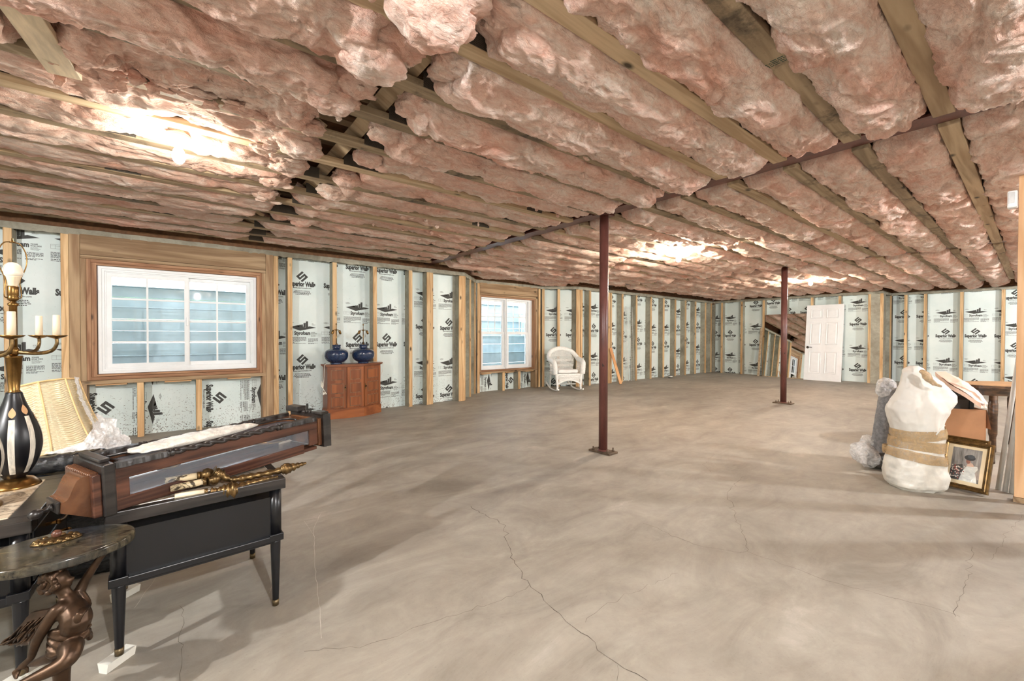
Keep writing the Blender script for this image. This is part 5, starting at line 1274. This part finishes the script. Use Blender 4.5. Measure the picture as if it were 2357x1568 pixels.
for k in range(4): mb.tube(bez([(1.60, 6.34, .50), (1.575 + .008 * k, 6.33, .56 - .01 * k), (1.57 + .01 * k, 6.335, .50), (1.60, 6.34, .45), (1.62 + .008 * k, 6.335, .41 - .012 * k), (1.595, 6.33, .40), (1.60, 6.34, .45)], 5), .0035, 6)
mb.cbox((1.60, 6.335, .385), (.022, .018, .035), bev=.004)
tag(mb.build('lamp_cord', M_CORD), 'bundled cream lamp cord hanging at the left of the cherry cabinet', 'cord')
mb = MB(); mb.tube(bez([(2.30, 6.50, .80), (2.42, 6.52, .802), (2.52, 6.50, .80), (2.545, 6.52, .70), (2.54, 6.55, .62), (2.51, 6.57, .56)], 6), .0035, 6)
tag(mb.build('lamp_cord', M_CORD), 'cream lamp cord looping over the right end of the cherry cabinet', 'cord')

# ------------------------------------------------------------------ white wicker rocking chair
M_WICK = simple('white_painted_wicker', (246, 245, 240), .5, var=.06, vscale=40)
rc_ = thing('rocking_chair', 'white wicker rocking chair in front of the bay corner', 'chair', (6.77, 6.60, 0), math.radians(-22))
def rolled(pts, r, turns, n=12, sub=10):
    Q = bez(pts, sub); mb = MB(); m_ = len(Q); mb.tube(Q, [r * (1 + .10 * abs(math.sin(turns * PI * i / m_))) * (.85 if i in (0, m_ - 1) else 1) for i in range(m_)], n); return mb
arc = [(-.375, -.27, .40), (-.385, -.28, .56), (-.40, -.25, .655), (-.41, -.12, .70), (-.40, .06, .73)]
bk = [(-.40, .06, .73), (-.385, .15, .80), (-.30, .235, .90), (-.16, .285, .955), (0, .30, .975), (.16, .285, .955), (.30, .235, .90), (.385, .15, .80), (.40, .06, .73)]
for s_ in (-1, 1):
    rolled([(x * -s_, y, z) for x, y, z in arc], .058, 16).build('rolled_arm', M_WICK, rc_)
rolled(bk, .052, 44, 12, 14).build('rolled_back_rim', M_WICK, rc_)
def back_y(x, z): return .27 - .55 * x * x - .10 * (.95 - z) * .3
def rim_z(x): return .955 - .23 * (abs(x) / .38) ** 2.2
mb = MB()
for i in range(31):
    x = -.345 + .69 * i / 30; zt = rim_z(x); mb.tube([(x * .80 + (x * .2) * (k / 6), back_y(x, .4), .40 + (zt - .40) * k / 6) for k in range(7)], .0055, 5)
row = .43; k = 0
while row < .95:
    xm = .345 * math.sqrt(max(0, 1 - ((row - .62) / .36) ** 2)) if row > .62 else .30 + .045 * (row - .4) / .22
    openb = (.50 < row < .545) or (.60 < row < .655) or (.72 < row < .785) 
    if xm > .03: mb.tube([(-xm + 2 * xm * j / 24, back_y(-xm + 2 * xm * j / 24, row) + .006 * (1 if (j + k) % 2 else -1), row) for j in range(25)], .0068 if not openb else .0045, 5)
    row += .0145 if not openb else .022; k += 1
mb.build('woven_back', M_WICK, rc_)['kind'] = 'stuff'
mb = MB(); mb.cbox((0, -.02, .385), (.66, .54, .045), bev=.015); mb.build('seat', M_WICK, rc_)
mb = MB()   # apron lattice with an arched bottom rail
for i in range(40):
    x = -.30 + .60 * i / 39; zb = .17 + .10 * math.cos(x / .30 * PI / 2)
    for s_ in (-1, 1):
        x1 = x + s_ * .055
        if abs(x1) < .305: mb.tube([(x, -.285, .37), (x1, -.287, max(zb, .30 - .0))], .005, 5); mb.tube([(x1, -.287, .31), (x, -.285, zb)], .005, 5)
for z in (.37, .335, .325, .295): mb.tube([(-.31, -.288, z), (.31, -.288, z)], .0075, 6)
mb.build('lattice_apron', M_WICK, rc_)['kind'] = 'stuff'
mb = MB(); mb.tube([(x, -.285, .16 + .10 * math.cos(x / .31 * PI / 2) ** .8) for x in [-.31 + .62 * i / 24 for i in range(25)]], .016, 8); mb.build('apron_arch', M_WICK, rc_)
for s_ in (-1, 1):
    mb = MB(); mb.tube(bez([(s_ * .335, -.27, .40), (s_ * .325, -.27, .25), (s_ * .315, -.275, .12), (s_ * .325, -.28, .045)], 6), [.042, .042, .041, .040, .039, .037, .036, .034, .032, .031, .030, .029, .028, .027, .027, .026, .026, .026, .026], 10); mb.build('front_leg', M_WICK, rc_)
    mb = MB(); mb.tube([(s_ * .29, .24, .40), (s_ * .30, .26, .06)], [.024, .018], 8); mb.build('rear_leg', M_WICK, rc_)
    mb = MB(); rk = bez([(s_ * .335, -.40, .060), (s_ * .33, -.28, .030), (s_ * .325, -.05, .019), (s_ * .32, .20, .040), (s_ * .315, .40, .10), (s_ * .31, .50, .15)], 6); mb.tube(rk, .019, 8); mb.build('rocker', M_WICK, rc_)
    mb = MB()
    for i in range(9):
        y = -.22 + .30 * i / 8; mb.tube([(s_ * .365, y, .40), (s_ * .385, y, .68)], .006, 5)
    for z in (.46, .52, .58, .63): mb.tube([(s_ * (.368 + (z - .4) * .06), -.24, z), (s_ * (.368 + (z - .4) * .06), .10, z)], .006, 5)
    mb.build('side_panel', M_WICK, rc_)['kind'] = 'stuff'
mb = MB(); mb.tube([(-.31, .0, .14), (.31, .0, .14)], .013, 8); mb.build('stretcher', M_WICK, rc_)
rc_.scale = (.87, .87, .95)
cu = MB(); cu.cbox((0, 0, .045), (.56, .46, .085), bev=.04)
c_ = remesh(cu, .012, 'seat_cushion', simple('white_cushion_cotton', (244, 243, 240), .8, var=.03), None, 4, cloth_disp(.010, 9, False)); c_.scale = (.87, .87, .95); c_.location = (6.762, 6.578, .391); c_.rotation_euler = (0, 0, math.radians(-22))
tag(c_, 'puffy white cushion on the wicker rocking chair seat', 'cushion')

# ------------------------------------------------------------------ leaning things along the far wall
M_PINE2 = wood('clear_pine_board', (226, 174, 116), (186, 124, 72), 2, .7, .55, False)
a, b = Vector((8.684, 6.504, 0)), Vector((8.602, 6.77, 0.903)); d = b - a
mb = MB(); mb.cbox((0, 0, d.length / 2), (.075, .022, d.length), bev=.003); o = mb.build('pine_board', M_PINE2); o.matrix_world = frame(a + Vector((.0, -.0, .008)), d.cross(Vector((-.2, -1, 0))), Vector((-.2, -1, 0)))
# frame(): x is first axis; rebuild so that z follows the board
zx = d.normalized(); yy = Vector((.35, 1, 0)); yy = (yy - zx * yy.dot(zx)).normalized(); xx = yy.cross(zx)
o.matrix_world = Matrix(((xx.x, yy.x, zx.x, a.x), (xx.y, yy.y, zx.y, a.y), (xx.z, yy.z, zx.z, .012), (0, 0, 0, 1)))
tag(o, 'short pine board leaning against the wall right of the rocking chair', 'board')
M_WIRE = simple('white_coated_wire', (232, 232, 226), .4)
def wire(label, x0, w, lean):
    e = thing('wire_shelf', label, 'wire shelf', (x0, YR + .015, 0), 0, 'white wire shelves leaning in one wall bay'); L = 2.0
    mb = MB()
    for i in range(70): z = .02 + i * L / 70; mb.tube([(0, lean * z, z), (w, lean * z, z)], .0022, 4)
    g = mb.build('cross_wires', M_WIRE, e); g['kind'] = 'stuff'
    for x in (0, w * .5, w): mb = MB(); mb.tube([(x, 0, 0), (x, lean * L, L + .02)], .0045, 6); mb.build('rail_wire', M_WIRE, e)
wire('white wire shelf standing upright, left of two in the wall bay', 9.24, .20, .055); wire('white wire shelf standing upright, right of two in the wall bay', 9.46, .24, .04)
e = thing('small_tin', 'small grey tin can on the floor by the far wall', 'can', (11.17, 6.62, 0))
mb = MB(); mb.lathe([(.06, 0), (.06, .075), (.056, .078)], 20); mb.build('can_body', simple('tin_grey', (110, 112, 108), .4, .5), e)
mb = MB(); mb.lathe([(.0605, .03), (.0605, .06)], 20, cap=False); mb.build('paper_band', simple('tin_label', (216, 214, 204), .6), e)
# door
dr = thing('spare_door', 'white six-panel door leaning against the end wall', 'door', (13.775, 4.085, 0), (0, 0, 0)); lean = math.radians(7.4)
Md = Matrix.Translation((0, 0, 0)) @ Ry(lean)
M_DOOR = simple('white_door_paint', (244, 245, 246), .35, var=.015)
DW, DH = .85, 2.12
dr.rotation_euler = (0, lean, math.radians(1.5))
mb = MB(); mb.cbox((.0175, -DW / 2, DH / 2), (.035, DW, DH), bev=.003); slab = mb.build('slab', M_DOOR, dr)
for c in (0, 1):
    y0 = -.105 - c * .365; y1 = y0 - .275
    for z0, z1 in ((.20, .80), (1.00, 1.62), (1.74, 2.0)):
        mb = MB(); q = .028
        rim_ = [(y0, z0), (y1, z0), (y1, z1), (y0, z1)]; inn = [(y0 - q, z0 + q), (y1 + q, z0 + q), (y1 + q, z1 - q), (y0 - q, z1 - q)]; in2 = [(y0 - 2 * q, z0 + 2 * q), (y1 + 2 * q, z0 + 2 * q), (y1 + 2 * q, z1 - 2 * q), (y0 - 2 * q, z1 - 2 * q)]
        rows = [[(-.0005, y, z) for y, z in rim_], [(-.009, y + (.006 if y < (y0 + y1) / 2 else -.006), z + (.006 if z < (z0 + z1) / 2 else -.006)) for y, z in rim_], [(-.0012, y, z) for y, z in inn], [(-.008, y, z) for y, z in in2]]
        mb.grid(rows, closed_v=True, smooth=False); mb.poly(rows[-1]); mb.build('raised_panel', M_DOOR, slab, fix=True)
M_NICK = simple('satin_nickel', (120, 118, 114), .25, .95)
mb = MB(); mb.lathe([(.033, 0), (.033, .008), (.02, .014), (.011, .016), (.011, .05)], 18, T(0, -.065, .92) @ Ry(-PI / 2)); mb.tube(bez([(-.048, -.065, .92), (-.052, -.10, .92), (-.048, -.18, .915)], 4), .009, 8); mb.build('lever_handle', M_NICK, slab)
# mirror
mi = thing('wall_mirror', 'large frameless mirror leaning beside the white door', 'mirror', (13.885, 5.185, 0), (0, math.radians(6.0), math.radians(-1.0)))
a = N('silvered_mirror'); a.base((.86, .88, .87, 1)); a.set(Metallic=1.0, Roughness=.015)
mb = MB(); mb.box(0, .006, -1.10, 0, .02, 1.89); mb.build('mirror_glass', a.m, mi)
mb = MB(); mb.box(.0062, .02, -1.10, 0, .012, 1.892); mb.build('backing_board', M_NAILX, mi)
mb = MB(); mb.box(-.004, .02, -1.10, 0, 0, .018); mb.build('bottom_strip', M_CHORD, mi)
mb = MB(); mb.cbox((0, 0, .75), (.02, .06, 1.5), bev=.003); o = mb.build('wood_strip', M_CHORD, None, (13.80, 5.27, .004), (0, math.radians(8.5), .0)); tag(o, 'narrow wood strip leaning at the left edge of the mirror', 'board')
# ------------------------------------------------------------------ stored things on the right
M_SHEET = simple('white_fabric_wrap', (226, 222, 214), .75, var=.04, vscale=4)
M_POLYW = simple('white_poly_bag', (226, 222, 212), .32, var=.08, vscale=12, bump=.35, bscale=30)
M_TAPE = make_film('brown_packing_tape', (190, 158, 112), .72, .10)
M_BUBBLE = make_film('clear_bubble_wrap', (244, 245, 246), .5, .08)
M_FELT = simple('grey_wrapped_tube', (128, 130, 134), .5, var=.2, vscale=40, bump=.5, bscale=90)
M_KRAFT = simple('cardboard', (178, 132, 96), .8, var=.06, vscale=6)
def hull_rows(name, rows, mat, parent, n=48, amp=.012, f=9, seed=1, subs=6, st=(1, 1, 1), tilt=0.0):
    """rows: (cx,cy,z,rx,ry,rot); closed tube of ellipses, crumpled"""
    R = np.array(rows, float); m_ = len(R); t = np.linspace(0, m_ - 1, (m_ - 1) * subs + 1); A = np.empty((len(t), 6))
    for c in range(6): A[:, c] = np.interp(t, np.arange(m_), R[:, c])
    k = np.array([1, 2, 3, 2, 1.]) / 9
    for c in (0, 1, 3, 4, 5):
        p = np.pad(A[:, c], 2, mode='edge'); A[:, c] = np.convolve(p, k, mode='valid')
    a = np.linspace(0, 2 * PI, n, endpoint=False)[None, :]; cr, sr = np.cos(A[:, 5])[:, None], np.sin(A[:, 5])[:, None]
    X0 = A[:, 3][:, None] * np.sign(np.cos(a)) * np.abs(np.cos(a)) ** .8; Y0 = A[:, 4][:, None] * np.sign(np.sin(a)) * np.abs(np.sin(a)) ** .8
    X = A[:, 0][:, None] + X0 * cr - Y0 * sr; Y = A[:, 1][:, None] + X0 * sr + Y0 * cr; Z = np.repeat(A[:, 2][:, None], n, 1)
    Z = Z + tilt * X0 + .4 * abs(tilt) * fbm(X * 9 + seed, Y * 9, Z * 9, 2) * .1; V = np.stack([X, Y, Z], -1); rad = np.stack([X - A[:, 0][:, None], Y - A[:, 1][:, None], 0 * X], -1); rad /= np.linalg.norm(rad, axis=-1, keepdims=True) + 1e-9
    d = amp * fbm(X * f * st[0] + seed, Y * f * st[1], Z * f * st[2], 4, .55, ridge=True) + amp * 1.4 * fbm(X * 4 + seed, Y * 4, Z * 3, 2)
    V = V + rad * d[..., None]; return put(name, grid_mesh(name, V, len(t), n, True, closed_v=True), mat, parent)
wb = thing('wrapped_furniture', 'bulky object wrapped in white cloth and brown tape near the stud wall', 'bundle', (4.66, .60, 0))
RT = -.675      # long side faces the camera
u = Vector((math.cos(RT), math.sin(RT)))
def rw(s_, z, rx, ry, rot=RT): return (u.x * s_, u.y * s_, z, rx, ry, rot)
hull_rows('cloth_cover', [rw(.015, .43, .135, .115), rw(.012, .48, .15, .12), rw(.0, .56, .165, .125), rw(.005, .64, .185, .125), rw(.045, .70, .205, .115), rw(.065, .755, .205, .10), rw(.040, .82, .155, .085), rw(.010, .88, .105, .07), rw(-.015, .93, .065, .055), rw(-.02, .965, .035, .03), rw(-.02, .985, .004, .004)], M_SHEET, wb, 110, .030, 5.5, 2, 10, (1, 1, .5))
hull_rows('lower_bag', [rw(.0, .0, .15, .12), rw(.0, .03, .178, .145), rw(-.005, .10, .182, .15), rw(-.01, .20, .165, .14), rw(.0, .30, .14, .125), rw(.01, .40, .135, .115), rw(.015, .46, .13, .11)], M_POLYW, wb, 90, .026, 7, 5, 9, (1, 1, .8))
for z0, z1, r_, o_, tl in ((.405, .485, .152, .012, .10), (.315, .395, .158, .006, -.10), (.225, .300, .176, -.005, -.16)):
    hull_rows('packing_tape', [rw(o_, z0, r_, r_ * .86), rw(o_, (z0 + z1) / 2, r_ + .003, r_ * .87), rw(o_, z1, r_ - .004, r_ * .86)], M_TAPE, wb, 72, .018, 7, 5, 8, (1, 1, .8), tl)
mb = MB(); P = [Vector(p) - Vector((4.66, .60, 0)) for p in ((4.4, 0.546, 0.966), (4.402, 0.518, 0.935), (4.414, 0.496, 0.894), (4.444, 0.471, 0.864), (4.514, 0.441, 0.842))]
mb.tube(bez(P, 5), [.012, .018, .022, .026, .03, .034, .036, .036, .034, .030, .028, .026, .024, .022, .02, .018, .016, .014, .010, .006, .004], 10, flat=.7); remesh(mb, .006, 'tape_wad', M_TAPE, wb, 1, cloth_disp(.006, 30))
mb = MB(); mb.tube([Vector(p) - Vector((4.66, .60, 0)) for p in ((4.593, 0.487, 0.459), (4.61, 0.461, 0.495), (4.648, 0.432, 0.533))], [.03, .016, .002], 8, flat=.3); mb.build('cloth_point', M_SHEET, wb)
# grey wrapped tube and bubble-wrapped base
gt = thing('wrapped_tube', 'grey wrapped tube in bubble wrap leaning behind the white bundle', 'bundle', (5.0, .93, 0))
g0, g1 = Vector((5.058, 0.916, 0.06)), Vector((5.25, 0.864, 0.767)); o0 = Vector((5.0, .93, 0))
mb = MB(); mb.tube([g0 - o0 + (g1 - g0) * (i / 10) for i in range(11)], .058, 16); remesh(mb, .008, 'grey_tube', M_FELT, gt, 1, cloth_disp(.005, 24))
mb = MB(); mb.ball(Vector((5.145, 0.883, 0.732)) - o0, .065, 16, 12, sc=(.8, .8, 1.1)); mb.ball(Vector((5.171, 0.863, 0.773)) - o0, .06, 16, 12); remesh(mb, .007, 'plastic_top', M_BUBBLE, gt, 0, cloth_disp(.022, 12))
mb = MB(); mb.ball(Vector((4.982, 0.952, 0.106)) - o0 , .10, 16, 12, sc=(1, .8, .75)); mb.ball(Vector((4.996, 0.993, 0.143)) - o0, .085, 16, 12); mb.ball(Vector((5.108, 0.968, 0.212)) - o0, .06, 16, 12); remesh(mb, .007, 'bubble_wrap', M_BUBBLE, gt, 0, cloth_disp(.030, 10))
mb = MB(); mb.cbox(tuple(Vector((5.032, 0.912, 0.09)) - o0 + Vector((.02, -.02, -.01))), (.16, .14, .13), bev=.02); remesh(mb, .01, 'dark_base', simple('dark_wrap', (64, 60, 56), .3, bump=.5), gt, 1, cloth_disp(.008, 18))
# cardboard box with frames and paper-wrapped panel in it
b0, b1 = Vector((5.089, 0.542, 0.617)), Vector((5.259, 0.253, 0.616)); b0.z = b1.z = 0; HB = .608
bd = (b1 - b0).normalized(); bn = Vector((-bd.y, bd.x, 0)); BL_ = (b1 - b0).length
bx_ = thing('cardboard_box', 'brown cardboard box behind the framed picture, open at the top', 'box', tuple(b0)); bx_.matrix_world = frame(b0, bd, bn)
DB = .30; tk = .005
for nm, a in (('front_side', (0, BL_, 0, tk)), ('back_side', (0, BL_, DB - tk, DB)), ('left_side', (0, tk, tk, DB - tk)), ('right_side', (BL_ - tk, BL_, tk, DB - tk))):
    mb = MB(); mb.box(a[0], a[1], a[2], a[3], 0, HB); mb.build(nm, M_KRAFT, bx_)
mb = MB(); mb.box(tk, BL_ - tk, tk, DB - tk, 0, .006); mb.build('bottom', M_KRAFT, bx_)
mb = MB(); mb.box(BL_, BL_ + .12, .02, DB, HB - .004, HB); 
mb = MB(); mb.add([(BL_, .0, HB), (BL_, DB, HB), (BL_ + .03, DB, HB - .16), (BL_ + .03, .0, HB - .16)], [(0, 1, 2, 3)]); mb.add([(BL_ + .004, .0, HB), (BL_ + .004, DB, HB), (BL_ + .034, DB, HB - .16), (BL_ + .034, .0, HB - .16)], [(3, 2, 1, 0)]); mb.build('flap', M_KRAFT, bx_)
M_BLKF = simple('black_frame', (34, 32, 32), .4)
for i, (y, h, rot_) in enumerate(((.08, .70, .10), (.16, .74, .16))):
    e = thing('picture_frame', ['black frame standing in the cardboard box, nearer', 'black frame standing in the cardboard box, behind'][i], 'picture frame', tuple(frame(b0, bd, bn) @ Vector((.03, y, .01))), (0, 0, math.atan2(bd.y, bd.x)), 'black frames in the box')
    w_ = BL_ - .07
    for nm, a in (('rail', (0, w_, 0, .03)), ('rail', (0, w_, h - .03, h)), ('stile', (0, .03, .03, h - .03)), ('stile', (w_ - .03, w_, .03, h - .03))):
        mb = MB(); mb.cbox(((a[0] + a[1]) / 2, 0, (a[2] + a[3]) / 2), (a[1] - a[0], .02, a[3] - a[2]), bev=.002); mb.build(nm, M_BLKF, e)
    mb = MB(); mb.box(.02, w_ - .02, -.002, .004, .02, h - .02); mb.build('frame_panel', simple('dark_panel_%d' % i, (70, 68, 66), .5), e)
M_PAPER = simple('pinkish_packing_paper', (228, 196, 176), .55, var=.06, vscale=5)
pk = thing('paper_package', 'flat package in pinkish paper tipped across the cardboard box', 'package', (5.134, 0.382, 0.802)); o0 = Vector(pk.location)
def relp(*pts): return [tuple(Vector(p) - o0) for p in pts]
Pt = [relp((5.315, 0.559, 0.904), (5.393, 0.509, 0.9), (5.424, 0.471, 0.874)), relp((5.077, 0.452, 0.821), (5.213, 0.395, 0.832), (5.327, 0.355, 0.813)), relp((5.035, 0.357, 0.758), (5.159, 0.309, 0.753), (5.286, 0.285, 0.734)), relp((5.075, 0.273, 0.676), (5.127, 0.257, 0.673), (5.207, 0.244, 0.659))]
crumple('paper_top', M_PAPER, pk, Pt, 60, 30, .008, 10, 4)
Pb = [[(p[0], p[1] + .0, p[2] - .035) for p in r] for r in Pt]; crumple('paper_underside', M_PAPER, pk, Pb, 40, 20, .006, 10, 9)
crumple('paper_edge', M_PAPER, pk, [[r[0] for r in Pt], [r[0] for r in Pb]], 8, 50, .004, 14, 6)
# framed pictures
M_GOLD = simple('gold_frame', (118, 92, 54), .35, .7, var=.3, vscale=30); M_GOLDD = simple('dark_gold_frame', (70, 56, 38), .35, .7, var=.3, vscale=40)
M_MAT = simple('cream_mat', (236, 216, 178), .7, var=.03)
def framed(label, p0, p1, w, h, lean_, picture):
    p0, p1 = Vector(p0), Vector(p1); xd = (p1 - p0).normalized(); nb = Vector((-xd.y, xd.x, 0))
    up_ = (Vector((0, 0, 1)) * math.cos(lean_) + nb * math.sin(lean_)).normalized()
    e = thing('framed_picture', label, 'picture', tuple(p0), 0, 'gold framed pictures leaning on the box')
    M = frame(p0 + Vector((0, 0, .012)), xd, up_); M.translation = p0 + Vector((0, 0, .012)); e.matrix_world = M      # x right, y up, z toward viewer
    fw_ = .038
    prof = [(0, 0), (0, .018), (.008, .026), (.016, .020), (.022, .023), (.030, .014), (fw_, .010), (fw_, 0)]
    def corner(k, o, z): return [(o, o, z), (w - o, o, z), (w - o, h - o, z), (o, h - o, z)][k]
    for k in range(4):
        mb = MB(); j = (k + 1) % 4; mb.grid([[corner(k, o, z) for o, z in prof], [corner(j, o, z) for o, z in prof]], smooth=False); s_ = mb.build('frame_side', M_GOLD, e, fix=True)
        mb = MB(); a_, c_2 = Vector(corner(k, .026, .0185)), Vector(corner(j, .026, .0185)); n_ = int((c_2 - a_).length / .009)
        for q in range(1, n_): mb.ball(a_.lerp(c_2, q / n_), .0032, 6, 4)
        mb.build('bead_row', M_GOLDD, s_)['kind'] = 'stuff'
    mb = MB(); mb.box(.03, w - .03, .03, h - .03, .0, .006); mb.build('mat_board', M_MAT, e)
    if picture:
        x0, x1, y0, y1 = .066, w - .062, .066, h - .06; z = .0066
        def pic(name, pts, rgb, dz): 
            mb = MB(); mb.poly([(x0 + (x1 - x0) * px_, y0 + (y1 - y0) * py_, z + dz) for px_, py_ in pts]); mb.build(name, simple('print_' + name + str(dz), rgb, .5, var=.12, vscale=40), pr_o)
        mb = MB(); mb.box(x0, x1, y0, y1, .005, z); pr_o = mb.build('photo_print', simple('photo_backdrop', (140, 134, 128), .45, var=.35, vscale=10, stretch=(6, .6, 1)), e)
        el = lambda cx, cy, rx, ry, n=18: [(cx + rx * math.cos(2 * PI * i / n), cy + ry * math.sin(2 * PI * i / n)) for i in range(n)]
        pic('floor_tone', [(0, 0), (1, 0), (1, .12), (0, .2)], (92, 88, 84), .0002)
        pic('gown', [(.34, 0), (.95, 0), (.9, .18), (.84, .30), (.93, .42), (.90, .50), (.62, .50), (.52, .44), (.42, .28)], (226, 226, 218), .0004)
        pic('shoulder', [(.52, .46), (.62, .62), (.74, .56), (.80, .48)], (214, 180, 158), .0006)
        pic('face', el(.58, .63, .075, .09), (150, 98, 80), .0008); pic('hat', el(.62, .73, .19, .085), (46, 48, 52), .0010); pic('hat_crown', el(.66, .77, .12, .06), (70, 78, 82), .0011)
        rq = random.Random(9); mb = MB(); mb2 = MB()
        for i in range(70):
            cx_, cy_ = rq.uniform(.04, .50), rq.uniform(.06, .44)
            if cx_ > .32 and cy_ < .2: continue
            t = mb if rq.random() < .7 else mb2; t.poly([(x0 + (x1 - x0) * (cx_ + .022 * math.cos(a_)), y0 + (y1 - y0) * (cy_ + .020 * math.sin(a_)), z + .0012 + i * 1e-6) for a_ in [k * PI / 3 for k in range(6)]])
        mb.build('bouquet_white', simple('print_white_flowers', (220, 208, 196), .5, var=.2, vscale=60), pr_o); mb2.build('bouquet_red', simple('print_red_flowers', (176, 84, 70), .5), pr_o)
        mb = MB(); mb.poly([(x0 + (x1 - x0) * a_, y0 + (y1 - y0) * b_, z + .0003) for a_, b_ in ((.0, .02), (.34, .02), (.46, .3), (.4, .5), (.12, .44), (.0, .3))]); mb.build('bouquet_shade', simple('print_bouquet_shade', (62, 60, 58), .5), pr_o)
        mb = MB(); mb.box(.04, w - .04, .04, h - .04, .0090, .0096); mb.build('picture_glass', M_GLASS, e)
    return e
framed('gold framed photograph of a woman in a hat with bouquet', (4.872, .497, 0), (4.803, .212, 0), .293, .385, math.radians(18), True)
framed('gold frame half hidden behind the framed photograph', (4.925, .497, 0), (4.862, .232, 0), .27, .40, math.radians(15), False)
# console table
M_ANT = wood('carved_dark_oak', (96, 70, 48), (52, 36, 24), 0, 1.2, .35, False)
cs = thing('console_table', 'antique dark wood table with curved leg behind the grey pipes', 'table', (6.42, .20, 0), math.radians(-38))
def oval(rx, ry, n=40): return [(rx * math.cos(2 * PI * i / n), ry * math.sin(2 * PI * i / n)) for i in range(n)]
mb = MB(); mb.prism(oval(.46, .26), .725, .750); mb.build('table_top', M_ANT, cs)
mb = MB(); mb.prism(oval(.43, .235), .7501, .7535); mb.build('leather_inset', simple('worn_leather', (176, 138, 96), .5), cs)
mb = MB(); mb.prism(oval(.45, .25), .712, .725); mb.prism(oval(.42, .225), .655, .712); mb.build('apron', M_ANT, cs)
for sx, sy in ((-1, -1), (1, -1), (-1, 1), (1, 1)):
    mb = MB(); q = Vector((sx * .26, sy * .14, 0)); dv = Vector((sx * .8, sy * .6, 0)).normalized()
    mb.tube(bez([q + Vector((0, 0, .66)), q + dv * .03 + Vector((0, 0, .58)), q + dv * .055 + Vector((0, 0, .46)), q + dv * .03 + Vector((0, 0, .26)), q + dv * .0 + Vector((0, 0, .10)), q + dv * .03 + Vector((0, 0, .03)), q + dv * .05 + Vector((0, 0, .012))], 6), [.030] * 6 + [.034] * 6 + [.032] * 6 + [.024] * 6 + [.017] * 6 + [.02] * 6 + [.012], 12); mb.build('leg', M_ANT, cs)
# pipes
M_PVC = simple('grey_pvc', (196, 197, 194), .4, var=.05)
for i, (p, q) in enumerate((((5.093, 0.177, 0), (5.223, 0.106, 0.822)), ((5.065, 0.14, 0), (5.156, 0.07, 0.848)), ((5.049, 0.107, 0), (5.066, 0.052, 0.839)))):
    p, q = Vector(p), Vector(q); d = q - p; mb = MB(); rr_ = .0145
    q2 = p + d * 1.5; mb.tube([p + Vector((0, 0, .004)), q2], rr_, 14); tag(mb.build('pvc_pipe', M_PVC), ['grey plastic pipe leaning behind the stud, leftmost of three', 'grey plastic pipe leaning behind the stud, middle of three', 'grey plastic pipe leaning behind the stud, rightmost of three'][i], 'pipe', 'grey pipes by the stud')
# sensor on the stud
sn = thing('alarm_sensor', 'white plastic sensor fixed high on the wooden stud at right', 'sensor', (4.83, .094, 2.235))
mb = MB(); mb.cbox((-.0, .025, 0), (.07, .05, .125), bev=.010); mb.build('housing', M_VINYL, sn)
mb = MB(); mb.cbox((-.034, .03, .01), (.012, .034, .08), bev=.005); mb.build('lens', simple('sensor_lens', (220, 222, 222), .25), sn)
# faint grade stamps on two near trusses
M_STAMP = simple('green_grade_stamp', (52, 74, 62), .8)
def stamp(k, x, rot):
    tr = [o for o in bpy.data.objects if o.name.startswith('floor_truss') and o['label'].startswith('pine floor truss before') and abs(o.location.y - (Y0J + k * SP)) < .01][0]
    mb = MB(); lines_block(mb, -.05, .05, .018, 4, .014, .007, random.Random(k)); mb.poly([(-.058, -.03, 0), (-.055, -.03, 0), (-.055, .03, 0), (-.058, .03, 0)])
    ch = [c for c in tr.children if c.name.startswith('bottom_chord')][0]
    o = mb.build('grade_stamp', M_STAMP, ch); o.matrix_local = T(x - tr.location.x, WJ / 2, -.0006) @ Rz(rot) @ Rx(PI)
stamp(1, 2.12, PI / 2); stamp(0, 1.95, PI / 2)
